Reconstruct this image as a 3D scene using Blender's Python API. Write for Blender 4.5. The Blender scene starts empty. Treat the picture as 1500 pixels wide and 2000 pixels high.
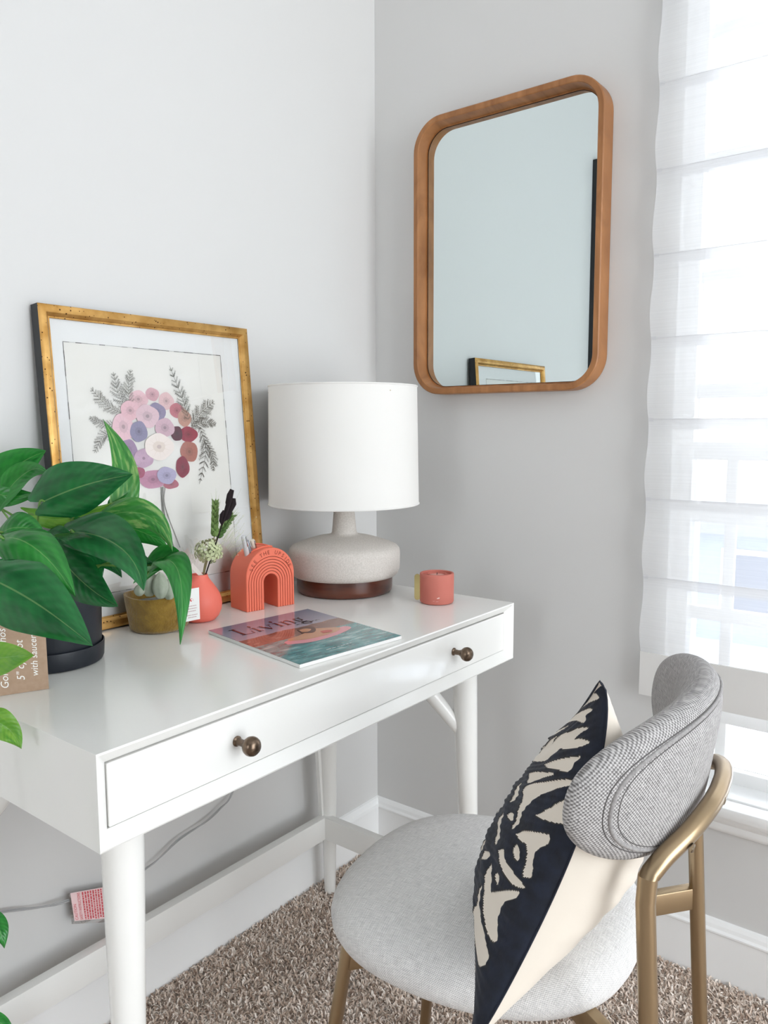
import bpy, bmesh, math, random
import numpy as np
from mathutils import Vector, Matrix
random.seed(7)
rng = np.random.default_rng(7)
PI = math.pi
scn = bpy.context.scene
COL = scn.collection

# ------------------------------------------------------------------ camera
F_PX, YAW, PITCH, ROLL = 1540.0, math.radians(51.96), math.radians(6.22), math.radians(-.174)
CAM = np.array([-1.575, -1.257, 1.107])
def cam_matrix():
    cp, sp, cr, sr = math.cos(PITCH), math.sin(PITCH), math.cos(ROLL), math.sin(ROLL)
    X = [math.cos(YAW), 0, math.sin(YAW)]; Y = [-math.sin(YAW), 0, math.cos(YAW)]; Z = [0, -1, 0]
    return np.array([[cr, -sr, 0], [sr, cr, 0], [0, 0, 1]]) @ np.array([[1, 0, 0], [0, cp, -sp], [0, sp, cp]]) @ np.stack([X, Y, Z], 1)
M = cam_matrix()
def at(x, y, d):
    """world point seen at pixel x, y of the 1500 x 2000 photograph, d metres deep"""
    return Vector(CAM + M.T @ np.array([(x-750)/F_PX, (y-1000)/F_PX, 1.0])*d)
def on(x, y, axis, val):
    d = M.T @ np.array([(x-750)/F_PX, (y-1000)/F_PX, 1.0])
    return Vector(CAM + d*(val-CAM[axis])/d[axis])
cd = bpy.data.cameras.new('camera'); cam = bpy.data.objects.new('camera', cd); COL.objects.link(cam)
cd.sensor_fit = 'VERTICAL'; cd.sensor_height = 24; cd.lens = F_PX/2000*24; cd.clip_start = .02
mw = Matrix.Identity(4)
for i in range(3):
    mw[i][0] = M[0][i]; mw[i][1] = -M[1][i]; mw[i][2] = -M[2][i]; mw[i][3] = CAM[i]
cam.matrix_world = mw
scn.camera = cam
# ------------------------------------------------------------------ light
scn.view_settings.view_transform = 'Standard'; scn.view_settings.look = 'None'
scn.view_settings.gamma = 1; scn.view_settings.use_curve_mapping = False
scn.view_settings.exposure = 0.26
w = bpy.data.worlds.new('sky'); scn.world = w; w.use_nodes = True
bg = w.node_tree.nodes['Background']; bg.inputs[0].default_value = (.90, .95, 1, 1); bg.inputs[1].default_value = 5.5
def area(name, loc, rot, sx, sy, power, col=(1, 1, 1)):
    l = bpy.data.lights.new(name, 'AREA'); l.shape = 'RECTANGLE'; l.size = sx; l.size_y = sy; l.energy = power; l.color = col
    o = bpy.data.objects.new(name, l); o.location = loc; o.rotation_euler = rot; COL.objects.link(o); return o
# the only light is daylight: portals guide it through the window beside the desk and two unseen openings added for fill
for o_ in (area('daylight', (.16, -1.36, 1.33), (0, math.radians(90), 0), 1.9, 1.24, 1),
           area('added_daylight_back', (-.95, -3.31, 1.2), (math.radians(90), 0, 0), 1.6, 2.2, 1),
           area('added_daylight_side', (-3.81, -1.2, 1.45), (0, math.radians(-90), 0), 1.3, .6, 1)):
    o_.data.cycles.is_portal = True

# ------------------------------------------------------------------ materials
def lin(c):
    return tuple(((v/255)/12.92 if v/255 <= .04045 else ((v/255+.055)/1.055)**2.4) for v in c)
def newmat(name):
    m = bpy.data.materials.new(name); m.use_nodes = True
    return m, m.node_tree.nodes, m.node_tree.links, m.node_tree.nodes['Principled BSDF']
def mat(name, rgb, rough=.5, metal=0, noise=None, bump=None, coat=0, spec=.5, rgb2=None, sheen=0, trans=0):
    """rgb in sRGB 0..255; noise=(scale, mix colour 2 amount), bump=(scale, strength)"""
    m, N, L, B = newmat(name)
    c = (*lin(rgb), 1)
    B.inputs['Base Color'].default_value = c; B.inputs['Roughness'].default_value = rough
    B.inputs['Metallic'].default_value = metal; B.inputs['Coat Weight'].default_value = coat
    B.inputs['Specular IOR Level'].default_value = spec
    B.inputs['Sheen Weight'].default_value = sheen
    tc = N.new('ShaderNodeTexCoord')
    if noise:
        n = N.new('ShaderNodeTexNoise'); n.inputs['Scale'].default_value = noise[0]; n.inputs['Detail'].default_value = 6
        L.new(tc.outputs['Object'], n.inputs['Vector'])
        r = N.new('ShaderNodeValToRGB'); r.color_ramp.elements[0].position = .5-noise[1]; r.color_ramp.elements[1].position = .5+noise[1]
        r.color_ramp.elements[0].color = c; r.color_ramp.elements[1].color = (*lin(rgb2), 1)
        L.new(n.outputs['Fac'], r.inputs[0]); L.new(r.outputs[0], B.inputs['Base Color'])
    if bump:
        n = N.new('ShaderNodeTexNoise'); n.inputs['Scale'].default_value = bump[0]; n.inputs['Detail'].default_value = 4
        L.new(tc.outputs['Object'], n.inputs['Vector'])
        b = N.new('ShaderNodeBump'); b.inputs['Strength'].default_value = bump[1]; b.inputs['Distance'].default_value = .002
        L.new(n.outputs['Fac'], b.inputs['Height']); L.new(b.outputs[0], B.inputs['Normal'])
    return m
def wood(name, a, b, scale=(1, 1, 8), rough=.4, ws=14, coat=0, axis='Z'):
    m, N, L, B = newmat(name)
    tc = N.new('ShaderNodeTexCoord'); mp = N.new('ShaderNodeMapping'); mp.inputs['Scale'].default_value = scale
    L.new(tc.outputs['Object'], mp.inputs[0])
    n = N.new('ShaderNodeTexNoise'); n.inputs['Scale'].default_value = ws; n.inputs['Detail'].default_value = 8; n.inputs['Distortion'].default_value = 1.2
    L.new(mp.outputs[0], n.inputs['Vector'])
    r = N.new('ShaderNodeValToRGB'); r.color_ramp.elements[0].position = .3; r.color_ramp.elements[1].position = .7
    r.color_ramp.elements[0].color = (*lin(a), 1); r.color_ramp.elements[1].color = (*lin(b), 1)
    L.new(n.outputs['Fac'], r.inputs[0]); L.new(r.outputs[0], B.inputs['Base Color'])
    B.inputs['Roughness'].default_value = rough; B.inputs['Coat Weight'].default_value = coat
    return m
def weave(name, light, dark, scale, contrast=1.0, bumpst=.5, trans=None):
    """plain weave: two crossed wave textures plus thread noise, on UV measured in metres"""
    m, N, L, B = newmat(name)
    tc = N.new('ShaderNodeTexCoord'); sx = N.new('ShaderNodeSeparateXYZ'); L.new(tc.outputs['UV'], sx.inputs[0])
    def mth(op, a, b=None):
        x = N.new('ShaderNodeMath'); x.operation = op
        for i, v in enumerate((a, b)):
            if v is None: continue
            if isinstance(v, (int, float)): x.inputs[i].default_value = v
            else: L.new(v, x.inputs[i])
        return x.outputs[0]
    s1 = mth('SINE', mth('MULTIPLY', sx.outputs[0], scale)); s2 = mth('SINE', mth('MULTIPLY', sx.outputs[1], scale))
    pr = mth('MULTIPLY', s1, s2)
    n = N.new('ShaderNodeTexNoise'); n.inputs['Scale'].default_value = 260; n.inputs['Detail'].default_value = 3
    L.new(tc.outputs['UV'], n.inputs['Vector'])
    mp = N.new('ShaderNodeMapping'); mp.inputs['Scale'].default_value = (60, 900, 1); L.new(tc.outputs['UV'], mp.inputs[0])
    n2 = N.new('ShaderNodeTexNoise'); n2.inputs['Scale'].default_value = 1; n2.inputs['Detail'].default_value = 2; L.new(mp.outputs[0], n2.inputs['Vector'])
    mp3 = N.new('ShaderNodeMapping'); mp3.inputs['Scale'].default_value = (900, 60, 1); L.new(tc.outputs['UV'], mp3.inputs[0])
    n3 = N.new('ShaderNodeTexNoise'); n3.inputs['Scale'].default_value = 1; n3.inputs['Detail'].default_value = 2; L.new(mp3.outputs[0], n3.inputs['Vector'])
    tot = mth('ADD', mth('MULTIPLY', pr, .28*contrast), mth('ADD', mth('MULTIPLY', n2.outputs['Fac'], .5), mth('MULTIPLY', n3.outputs['Fac'], .5)))
    r = N.new('ShaderNodeValToRGB'); r.color_ramp.elements[0].position = .28; r.color_ramp.elements[1].position = .72
    r.color_ramp.elements[0].color = (*lin(dark), 1); r.color_ramp.elements[1].color = (*lin(light), 1)
    L.new(tot, r.inputs[0]); L.new(r.outputs[0], B.inputs['Base Color'])
    b = N.new('ShaderNodeBump'); b.inputs['Strength'].default_value = bumpst; b.inputs['Distance'].default_value = .001
    L.new(tot, b.inputs['Height']); L.new(b.outputs[0], B.inputs['Normal'])
    B.inputs['Roughness'].default_value = .9; B.inputs['Specular IOR Level'].default_value = .2
    return m
def emitmix(name, rgb, transp, transl, noise=0):
    """sheer cloth: some light passes straight, some scatters through"""
    m = bpy.data.materials.new(name); m.use_nodes = True; N = m.node_tree.nodes; L = m.node_tree.links
    N.remove(N['Principled BSDF']); out = N['Material Output']
    c = (*lin(rgb), 1)
    d = N.new('ShaderNodeBsdfDiffuse'); d.inputs[0].default_value = c
    t = N.new('ShaderNodeBsdfTranslucent'); t.inputs[0].default_value = c
    p = N.new('ShaderNodeBsdfTransparent')
    a = N.new('ShaderNodeMixShader'); a.inputs[0].default_value = transl; L.new(d.outputs[0], a.inputs[1]); L.new(t.outputs[0], a.inputs[2])
    b = N.new('ShaderNodeMixShader'); L.new(a.outputs[0], b.inputs[1]); L.new(p.outputs[0], b.inputs[2])
    if noise:   # irregular slub threads running across the cloth
        tc = N.new('ShaderNodeTexCoord'); mp = N.new('ShaderNodeMapping'); mp.inputs['Scale'].default_value = (1, 5, 420)
        L.new(tc.outputs['Object'], mp.inputs[0]); n = N.new('ShaderNodeTexNoise'); n.inputs['Scale'].default_value = 1; n.inputs['Detail'].default_value = 3
        L.new(mp.outputs[0], n.inputs['Vector']); mr = N.new('ShaderNodeMapRange'); mr.inputs[1].default_value = .3; mr.inputs[2].default_value = .7
        mr.inputs[3].default_value = transp-noise; mr.inputs[4].default_value = transp+noise
        L.new(n.outputs['Fac'], mr.inputs[0]); L.new(mr.outputs[0], b.inputs[0])
    else: b.inputs[0].default_value = transp
    L.new(b.outputs[0], out.inputs[0])
    return m
def glassmat(name, gloss=1.0, tint=(255, 255, 255)):
    m = bpy.data.materials.new(name); m.use_nodes = True; N = m.node_tree.nodes; L = m.node_tree.links
    N.remove(N['Principled BSDF']); out = N['Material Output']
    p = N.new('ShaderNodeBsdfTransparent'); p.inputs[0].default_value = (*lin(tint), 1)
    g = N.new('ShaderNodeBsdfGlossy'); g.inputs['Roughness'].default_value = .01
    f = N.new('ShaderNodeFresnel'); f.inputs[0].default_value = 1.5
    k = N.new('ShaderNodeMath'); k.operation = 'MULTIPLY'; k.inputs[1].default_value = gloss; k.use_clamp = True
    L.new(f.outputs[0], k.inputs[0]); mx = N.new('ShaderNodeMixShader'); L.new(k.outputs[0], mx.inputs[0])
    L.new(p.outputs[0], mx.inputs[1]); L.new(g.outputs[0], mx.inputs[2]); L.new(mx.outputs[0], out.inputs[0])
    return m
def leafmat(name, a, b, patch=None, rough=.28):
    """leaf: midrib and side veins on UV (u across -1..1 as 0..1, v along), optional pale variegation"""
    m, N, L, B = newmat(name)
    tc = N.new('ShaderNodeTexCoord'); sx = N.new('ShaderNodeSeparateXYZ'); L.new(tc.outputs['UV'], sx.inputs[0])
    def mth(op, a_, b_=None):
        x = N.new('ShaderNodeMath'); x.operation = op
        for i, v in enumerate((a_, b_)):
            if v is None: continue
            if isinstance(v, (int, float)): x.inputs[i].default_value = v
            else: L.new(v, x.inputs[i])
        return x.outputs[0]
    off = mth('ABSOLUTE', mth('SUBTRACT', sx.outputs[0], .5))
    mid = mth('GREATER_THAN', .012, off)
    vein = mth('SINE', mth('MULTIPLY', mth('SUBTRACT', sx.outputs[1], mth('MULTIPLY', off, .55)), 62))
    n = N.new('ShaderNodeTexNoise'); n.inputs['Scale'].default_value = 2.2; n.inputs['Detail'].default_value = 4
    mp = N.new('ShaderNodeMapping'); mp.inputs['Scale'].default_value = (1.6, 1, 1); L.new(tc.outputs['UV'], mp.inputs[0]); L.new(mp.outputs[0], n.inputs['Vector'])
    oi = N.new('ShaderNodeObjectInfo')
    off3 = N.new('ShaderNodeVectorMath'); off3.operation = 'ADD'; L.new(tc.outputs['UV'], off3.inputs[0]); L.new(oi.outputs['Random'], off3.inputs[1]); L.new(off3.outputs[0], mp.inputs[0])
    fac = mth('ADD', n.outputs['Fac'], mth('MULTIPLY', vein, .025))
    r = N.new('ShaderNodeValToRGB'); r.color_ramp.elements[0].position = .35; r.color_ramp.elements[1].position = .68
    r.color_ramp.elements[0].color = (*lin(a), 1); r.color_ramp.elements[1].color = (*lin(b), 1); L.new(fac, r.inputs[0])
    col = r.outputs[0]
    def mix(f, c1, c2):
        x = N.new('ShaderNodeMix'); x.data_type = 'RGBA'; L.new(f, x.inputs[0]); L.new(c1, x.inputs[6])
        if isinstance(c2, tuple): x.inputs[7].default_value = (*c2, 1)
        else: L.new(c2, x.inputs[7])
        return x.outputs[2]
    if patch:
        n2 = N.new('ShaderNodeTexNoise'); n2.inputs['Scale'].default_value = 3; n2.inputs['Detail'].default_value = 8
        mp2 = N.new('ShaderNodeMapping'); mp2.inputs['Scale'].default_value = (2.2, 1.6, 1); L.new(off3.outputs[0], mp2.inputs[0]); L.new(mp2.outputs[0], n2.inputs['Vector'])
        pf = N.new('ShaderNodeMapRange'); pf.inputs[1].default_value = .5; pf.inputs[2].default_value = .62; pf.inputs[4].default_value = .75
        L.new(n2.outputs['Fac'], pf.inputs[0]); col = mix(pf.outputs[0], col, lin(patch))
    col = mix(mth('MULTIPLY', mid, .35), col, lin((150, 190, 120)))
    L.new(col, B.inputs['Base Color']); B.inputs['Roughness'].default_value = rough
    b_ = N.new('ShaderNodeBump'); b_.inputs['Strength'].default_value = .25; b_.inputs['Distance'].default_value = .001
    L.new(mth('ADD', mth('MULTIPLY', vein, .6), mth('MULTIPLY', mid, -2)), b_.inputs['Height']); L.new(b_.outputs[0], B.inputs['Normal'])
    B.inputs['Coat Weight'].default_value = .15
    # leaves let light through
    tr = N.new('ShaderNodeBsdfTranslucent'); L.new(col, tr.inputs[0]); mx = N.new('ShaderNodeMixShader'); mx.inputs[0].default_value = .22
    L.new(B.outputs[0], mx.inputs[1]); L.new(tr.outputs[0], mx.inputs[2]); L.new(mx.outputs[0], N['Material Output'].inputs[0])
    return m

WALL = mat('wall_paint', (219, 218, 216), .75, bump=(90, .04))
TRIM = mat('trim_paint', (250, 250, 249), .38)
CEIL = mat('ceiling_paint', (248, 248, 246), .8)
DESK = mat('white_lacquer', (242, 241, 237), .2, coat=.25)
DESKD = mat('gap_shadow_paint', (200, 198, 194), .6)
BRONZE = mat('aged_bronze', (112, 96, 82), .28, 1)
BRASS = mat('brushed_champagne_brass', (166, 145, 116), .29, 1)
STEEL = mat('screw_steel', (150, 135, 115), .3, 1)
WOODM = wood('mirror_oak', (142, 92, 50), (180, 124, 76), (1, 3, .8), .45, 9)
DARKGAP = mat('dark_gap', (25, 18, 12), .8)
WALNUT = wood('walnut', (66, 30, 20), (112, 58, 36), (1, 1, 5), .3, 6, .3)
CERAM = mat('speckled_stoneware', (206, 199, 191), .8, noise=(420, .12), rgb2=(220, 213, 206), bump=(300, .25))
LINEN = emitmix('white_linen', (250, 248, 244), .0, .22)
CORAL = mat('coral_silicone', (246, 124, 96), .55, bump=(150, .05))
CORALV = mat('coral_matte_glaze', (246, 122, 104), .5)
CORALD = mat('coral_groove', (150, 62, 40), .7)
TERRA = mat('terracotta_concrete', (196, 110, 96), .75, noise=(18, .3), rgb2=(206, 124, 110))
WAX = mat('blush_wax', (225, 160, 148), .4)
GOLD = None
PAPERW = mat('white_paper', (244, 243, 240), .7)
PENW = mat('white_pen_plastic', (225, 228, 230), .25)
CHROME = mat('chrome_clip', (200, 200, 205), .15, 1)
NAVYPOT = mat('navy_black_pot', (24, 29, 38), .45, bump=(60, .1))
SOIL = mat('potting_soil', (40, 30, 22), .95, noise=(90, .2), rgb2=(70, 54, 40))
FELT = mat('ochre_felt', (126, 96, 28), .98, noise=(70, .22), rgb2=(156, 124, 48), bump=(260, .8), sheen=.4)
KRAFT = mat('kraft_card', (168, 140, 116), .85, noise=(160, .2), rgb2=(176, 149, 126))
INKW = mat('white_ink', (245, 243, 238), .6)
BLACKP = mat('black_paint', (26, 27, 30), .4)
CABLE = mat('clear_grey_cable', (178, 178, 178), .25)
TAGP = mat('pale_pink_tag_paper', (246, 214, 214), .5)
TAGR = mat('red_print', (214, 84, 92), .5)
TAGC = glassmat('clear_tag_film', 1.5, (238, 242, 244))
SEATF = weave('light_grey_weave', (250, 248, 246), (186, 184, 183), 2*PI/.0030, .8, .5)
BACKF = weave('grey_basket_weave', (206, 203, 201), (112, 109, 108), 2*PI/.0042, 1.05, .7)
SEAM = mat('dark_seam_thread', (92, 89, 88), .9)
CREAM = mat('cream_cotton', (228, 218, 204), .95, bump=(40, .3), sheen=.2)
NAVY = mat('navy_velvet', (13, 17, 28), .85, noise=(60, .2), rgb2=(24, 32, 50), bump=(120, .4), sheen=.08)
STITCH = mat('dark_stitch', (60, 56, 52), .9)
GLASS = glassmat('clear_glass', 1.0)
GLASSP = glassmat('picture_glass', 3.0)
BLIND = emitmix('sheer_roman_cloth', (246, 246, 246), .30, .14, .03)
POCKET = emitmix('dowel_pocket_cloth', (244, 244, 246), .35, .2)
HEM = emitmix('hem_cloth', (238, 236, 233), .0, .12)
LEAFD = leafmat('dark_pothos_leaf', (14, 84, 40), (36, 122, 60), None, .27)
LEAFM = leafmat('green_pothos_leaf', (22, 106, 38), (52, 146, 58), None, .28)
LEAFL = leafmat('lime_pothos_leaf', (84, 150, 40), (128, 178, 62), None, .32)
LEAFV = leafmat('variegated_pothos_leaf', (44, 122, 48), (78, 154, 68), (150, 188, 110), .3)
STEM = mat('green_stem', (98, 140, 62), .45)
# gilt frame: worn gold leaf with dark flecks
def gilt():
    m, N, L, B = newmat('gilt_leaf')
    tc = N.new('ShaderNodeTexCoord'); n = N.new('ShaderNodeTexNoise'); n.inputs['Scale'].default_value = 26; n.inputs['Detail'].default_value = 6
    mp = N.new('ShaderNodeMapping'); mp.inputs['Scale'].default_value = (1, 1, 1); L.new(tc.outputs['Object'], mp.inputs[0]); L.new(mp.outputs[0], n.inputs['Vector'])
    r = N.new('ShaderNodeValToRGB'); r.color_ramp.elements[0].position = .35; r.color_ramp.elements[1].position = .65
    r.color_ramp.elements[0].color = (*lin((186, 138, 70)), 1); r.color_ramp.elements[1].color = (*lin((226, 180, 110)), 1)
    L.new(n.outputs['Fac'], r.inputs[0])
    v = N.new('ShaderNodeTexVoronoi'); v.inputs['Scale'].default_value = 130; L.new(tc.outputs['Object'], v.inputs['Vector'])
    n2 = N.new('ShaderNodeTexNoise'); n2.inputs['Scale'].default_value = 30; L.new(tc.outputs['Object'], n2.inputs['Vector'])
    th = N.new('ShaderNodeMath'); th.operation = 'MULTIPLY'; th.inputs[1].default_value = .36; L.new(n2.outputs['Fac'], th.inputs[0])
    lt = N.new('ShaderNodeMath'); lt.operation = 'LESS_THAN'; L.new(v.outputs['Distance'], lt.inputs[0]); L.new(th.outputs[0], lt.inputs[1])
    sb = N.new('ShaderNodeMath'); sb.operation = 'SUBTRACT'; sb.inputs[1].default_value = .04; L.new(th.outputs[0], sb.inputs[0]); L.new(sb.outputs[0], lt.inputs[1])
    x = N.new('ShaderNodeMix'); x.data_type = 'RGBA'; L.new(lt.outputs[0], x.inputs[0]); L.new(r.outputs[0], x.inputs[6]); x.inputs[7].default_value = (*lin((88, 56, 26)), 1)
    L.new(x.outputs[2], B.inputs['Base Color']); B.inputs['Metallic'].default_value = .75; B.inputs['Roughness'].default_value = .38
    return m
GILT = gilt()
BRASSP = mat('polished_brass', (214, 196, 140), .2, 1)
MIRR, N_, L_, B_ = newmat('mirror_silver'); B_.inputs['Base Color'].default_value = (*lin((222, 232, 232)), 1); B_.inputs['Metallic'].default_value = 1; B_.inputs['Roughness'].default_value = .0

# ------------------------------------------------------------------ mesh helpers
class MB:
    def __init__(s): s.v = []; s.f = []; s.m = []; s.uv = {}
    def add(s, vs, fs, mi=0, uvs=None):
        o = len(s.v); s.v += [tuple(v) for v in vs]
        for k, f in enumerate(fs):
            if uvs is not None: s.uv[len(s.f)] = [uvs[i] for i in f]
            s.f.append(tuple(i+o for i in f)); s.m.append(mi)
        return s
    def box(s, a, b, mi=0):
        x0, y0, z0 = a; x1, y1, z1 = b
        return s.add([(x0, y0, z0), (x1, y0, z0), (x1, y1, z0), (x0, y1, z0), (x0, y0, z1), (x1, y0, z1), (x1, y1, z1), (x0, y1, z1)],
                     [(0, 3, 2, 1), (4, 5, 6, 7), (0, 1, 5, 4), (1, 2, 6, 5), (2, 3, 7, 6), (3, 0, 4, 7)], mi)
    def lathe(s, prof, n=48, c=(0, 0, 0), mi=0, cap=True):
        vs = [(c[0]+r*math.cos(2*PI*k/n), c[1]+r*math.sin(2*PI*k/n), c[2]+z) for r, z in prof for k in range(n)]
        fs = [(i*n+k, i*n+(k+1) % n, (i+1)*n+(k+1) % n, (i+1)*n+k) for i in range(len(prof)-1) for k in range(n)]
        if cap:
            fs.append(tuple(reversed(range(n)))); fs.append(tuple((len(prof)-1)*n+k for k in range(n)))
        return s.add(vs, fs, mi)
    def tube(s, pts, rad, n=10, mi=0, cap=True, flat=None):
        pts = [Vector(p) for p in pts]; R = rad if isinstance(rad, (list, tuple)) else [rad]*len(pts)
        vs = []; up = None
        for i, p in enumerate(pts):
            t = (pts[min(i+1, len(pts)-1)]-pts[max(i-1, 0)]).normalized()
            if up is None:
                up = Vector((0, 0, 1)) if abs(t.z) < .9 else Vector((0, 1, 0))
            a = (up-t*up.dot(t)).normalized(); up = a; b = t.cross(a)
            fl = flat or (1, 1)
            for k in range(n):
                q = 2*PI*k/n; vs.append(p+(a*math.cos(q)*fl[0]+b*math.sin(q)*fl[1])*R[i])
        fs = [(i*n+k, i*n+(k+1) % n, (i+1)*n+(k+1) % n, (i+1)*n+k) for i in range(len(pts)-1) for k in range(n)]
        if cap: fs.append(tuple(reversed(range(n)))); fs.append(tuple((len(pts)-1)*n+k for k in range(n)))
        return s.add(vs, fs, mi)
    def grid(s, fn, nu, nv, mi=0, uv=None, wrapu=False):
        vs = [fn(i/(nu), j/(nv)) for j in range(nv+1) for i in range(nu+1)]
        us = [uv(i/nu, j/nv) if uv else (i/nu, j/nv) for j in range(nv+1) for i in range(nu+1)]
        W_ = nu+1
        return s.add(vs, [(j*W_+i, j*W_+i+1, (j+1)*W_+i+1, (j+1)*W_+i) for j in range(nv) for i in range(nu)], mi, us)
    def poly(s, pts, mi=0): return s.add(pts, [tuple(range(len(pts)))], mi)
    def build(s, name, mats, parent=None, smooth=40, bevel=0, seg=2, world=None, merge=False):
        me = bpy.data.meshes.new(name)
        me.from_pydata([tuple(v) for v in s.v], [], s.f)
        for m in (mats if isinstance(mats, (list, tuple)) else [mats]): me.materials.append(m)
        me.polygons.foreach_set('material_index', s.m)
        if s.uv:
            ul = me.uv_layers.new(name='uv')
            for p in me.polygons:
                if p.index in s.uv:
                    for li, q in zip(p.loop_indices, s.uv[p.index]): ul.data[li].uv = q
        if bevel or merge:
            bm = bmesh.new(); bm.from_mesh(me)
            if merge: bmesh.ops.remove_doubles(bm, verts=bm.verts, dist=1e-5)
            if bevel:
                es = [e for e in bm.edges if len(e.link_faces) == 2 and e.calc_face_angle(0) > math.radians(35)]
                bmesh.ops.bevel(bm, geom=es, offset=bevel, segments=seg, affect='EDGES', profile=.6, clamp_overlap=True)
            bm.to_mesh(me); bm.free()
        if smooth:
            me.polygons.foreach_set('use_smooth', [True]*len(me.polygons)); me.set_sharp_from_angle(angle=math.radians(smooth))
        me.update()
        o = bpy.data.objects.new(name, me); COL.objects.link(o)
        if parent is not None: o.parent = parent
        return o
def empty(name, loc=(0, 0, 0), rot=(0, 0, 0), label=None, cat=None, group=None, kind=None):
    o = bpy.data.objects.new(name, None); o.location = loc; o.rotation_euler = rot; o.empty_display_size = .05; COL.objects.link(o)
    return tag(o, label, cat, group, kind)
def tag(o, label=None, cat=None, group=None, kind=None):
    if label: o['label'] = label
    if cat: o['category'] = cat
    if group: o['group'] = group
    if kind: o['kind'] = kind
    return o
def local(root, pts):
    inv = (Matrix.Translation(root.location) @ root.rotation_euler.to_matrix().to_4x4()).inverted()
    return [inv @ Vector(p) for p in pts]
def text_geo(txt, size, shear=0, extrude=0):
    c = bpy.data.curves.new('t', 'FONT'); c.body = txt; c.size = size; c.shear = shear; c.extrude = extrude
    c.align_x = 'LEFT'; c.resolution_u = 3
    o = bpy.data.objects.new('t', c); COL.objects.link(o)
    bpy.context.view_layer.update()
    me = bpy.data.meshes.new_from_object(o.evaluated_get(bpy.context.evaluated_depsgraph_get()))
    vs = [v.co.copy() for v in me.vertices]; fs = [tuple(p.vertices) for p in me.polygons]
    bpy.data.objects.remove(o); bpy.data.meshes.remove(me); bpy.data.curves.remove(c)
    return vs, fs
def catmull(P, n=8):
    P = [Vector(p) for p in P]; out = []
    Q = [P[0]*2-P[1]]+P+[P[-1]*2-P[-2]]
    for i in range(1, len(Q)-2):
        a, b, c, d = Q[i-1:i+3]
        for k in range(n):
            t = k/n; out.append(.5*((2*b)+(c-a)*t+(2*a-5*b+4*c-d)*t*t+(3*b-a-3*c+d)*t**3))
    return out+[P[-1]]
def rrect(w_, h_, r, n=8, cx=0, cy=0):
    pts = []
    for (sx, sy, a0) in ((1, 1, 0), (-1, 1, 90), (-1, -1, 180), (1, -1, 270)):
        for k in range(n+1):
            a = math.radians(a0+90*k/n); pts.append((cx+sx*(w_/2-r)+r*math.cos(a), cy+sy*(h_/2-r)+r*math.sin(a)))
    return pts

# ------------------------------------------------------------------ setting
XL, YB, H = -3.8, -3.3, 2.72
S = 'structure'
# right wall with its window opening (Y -2.0..-.745, Z .38..2.25)
WY0, WY1, WZ0, WZ1, WT = -1.98, -.745, .375, 2.28, .14
m = MB()
m.box((0, WY1, 0), (WT, .14, H)); m.box((0, YB-.14, 0), (WT, WY0, H)); m.box((0, WY0, 0), (WT, WY1, WZ0)); m.box((0, WY0, WZ1), (WT, WY1, H))
tag(m.build('wall_right', WALL, smooth=0), kind=S)
tag(MB().box((XL-.14, 0, 0), (0, .14, H)).build('wall_left', WALL, smooth=0), kind=S)
m = MB()   # wall behind the photographer, with an unseen opening added and placed for fill light
m.box((XL, YB-.14, 0), (-1.75, YB, H)); m.box((-.15, YB-.14, 0), (0, YB, H)); m.box((-1.75, YB-.14, 0), (-.15, YB, .1)); m.box((-1.75, YB-.14, 2.3), (-.15, YB, H))
tag(m.build('wall_back', WALL, smooth=0), kind=S)
m = MB()  # unseen side wall; its opening is added to brighten seat and carpet
m.box((XL-.14, YB-.14, 0), (XL, -1.5, H)); m.box((XL-.14, -.9, 0), (XL, 0, H)); m.box((XL-.14, -1.5, 0), (XL, -.9, .8)); m.box((XL-.14, -1.5, 2.1), (XL, -.9, H))
tag(m.build('wall_front', WALL, smooth=0), kind=S)
tag(MB().box((XL-.14, YB-.14, -.12), (.14, .14, 0)).build('floor', mat('carpet_backing', (196, 184, 174), .95), smooth=0), kind=S)
tag(MB().box((XL-.14, YB-.14, H), (.14, .14, H+.1)).build('ceiling', CEIL, smooth=0), kind=S)
# baseboards: flat board with a moulded cap
BP = [(0, 0), (.013, 0), (.013, .1), (.0155, .1025), (.0155, .106), (.011, .110), (.009, .117), (.005, .1235), (0, .1255)]
def baseboard(name, p0, p1, out):
    p0 = Vector(p0); p1 = Vector(p1); out = Vector(out); mb = MB(); n = len(BP)
    vs = [p0+out*a+Vector((0, 0, z)) for a, z in BP]+[p1+out*a+Vector((0, 0, z)) for a, z in BP]
    mb.add(vs, [(i, i+1, n+i+1, n+i) for i in range(n-1)]+[tuple(range(n)), tuple(range(2*n-1, n-1, -1))])
    return tag(mb.build(name, TRIM, smooth=0), kind=S)
baseboard('baseboard_left', (XL, 0, 0), (0, 0, 0), (0, -1, 0))
baseboard('baseboard_right', (0, -.0, 0), (0, YB, 0), (-1, 0, 0))
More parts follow.
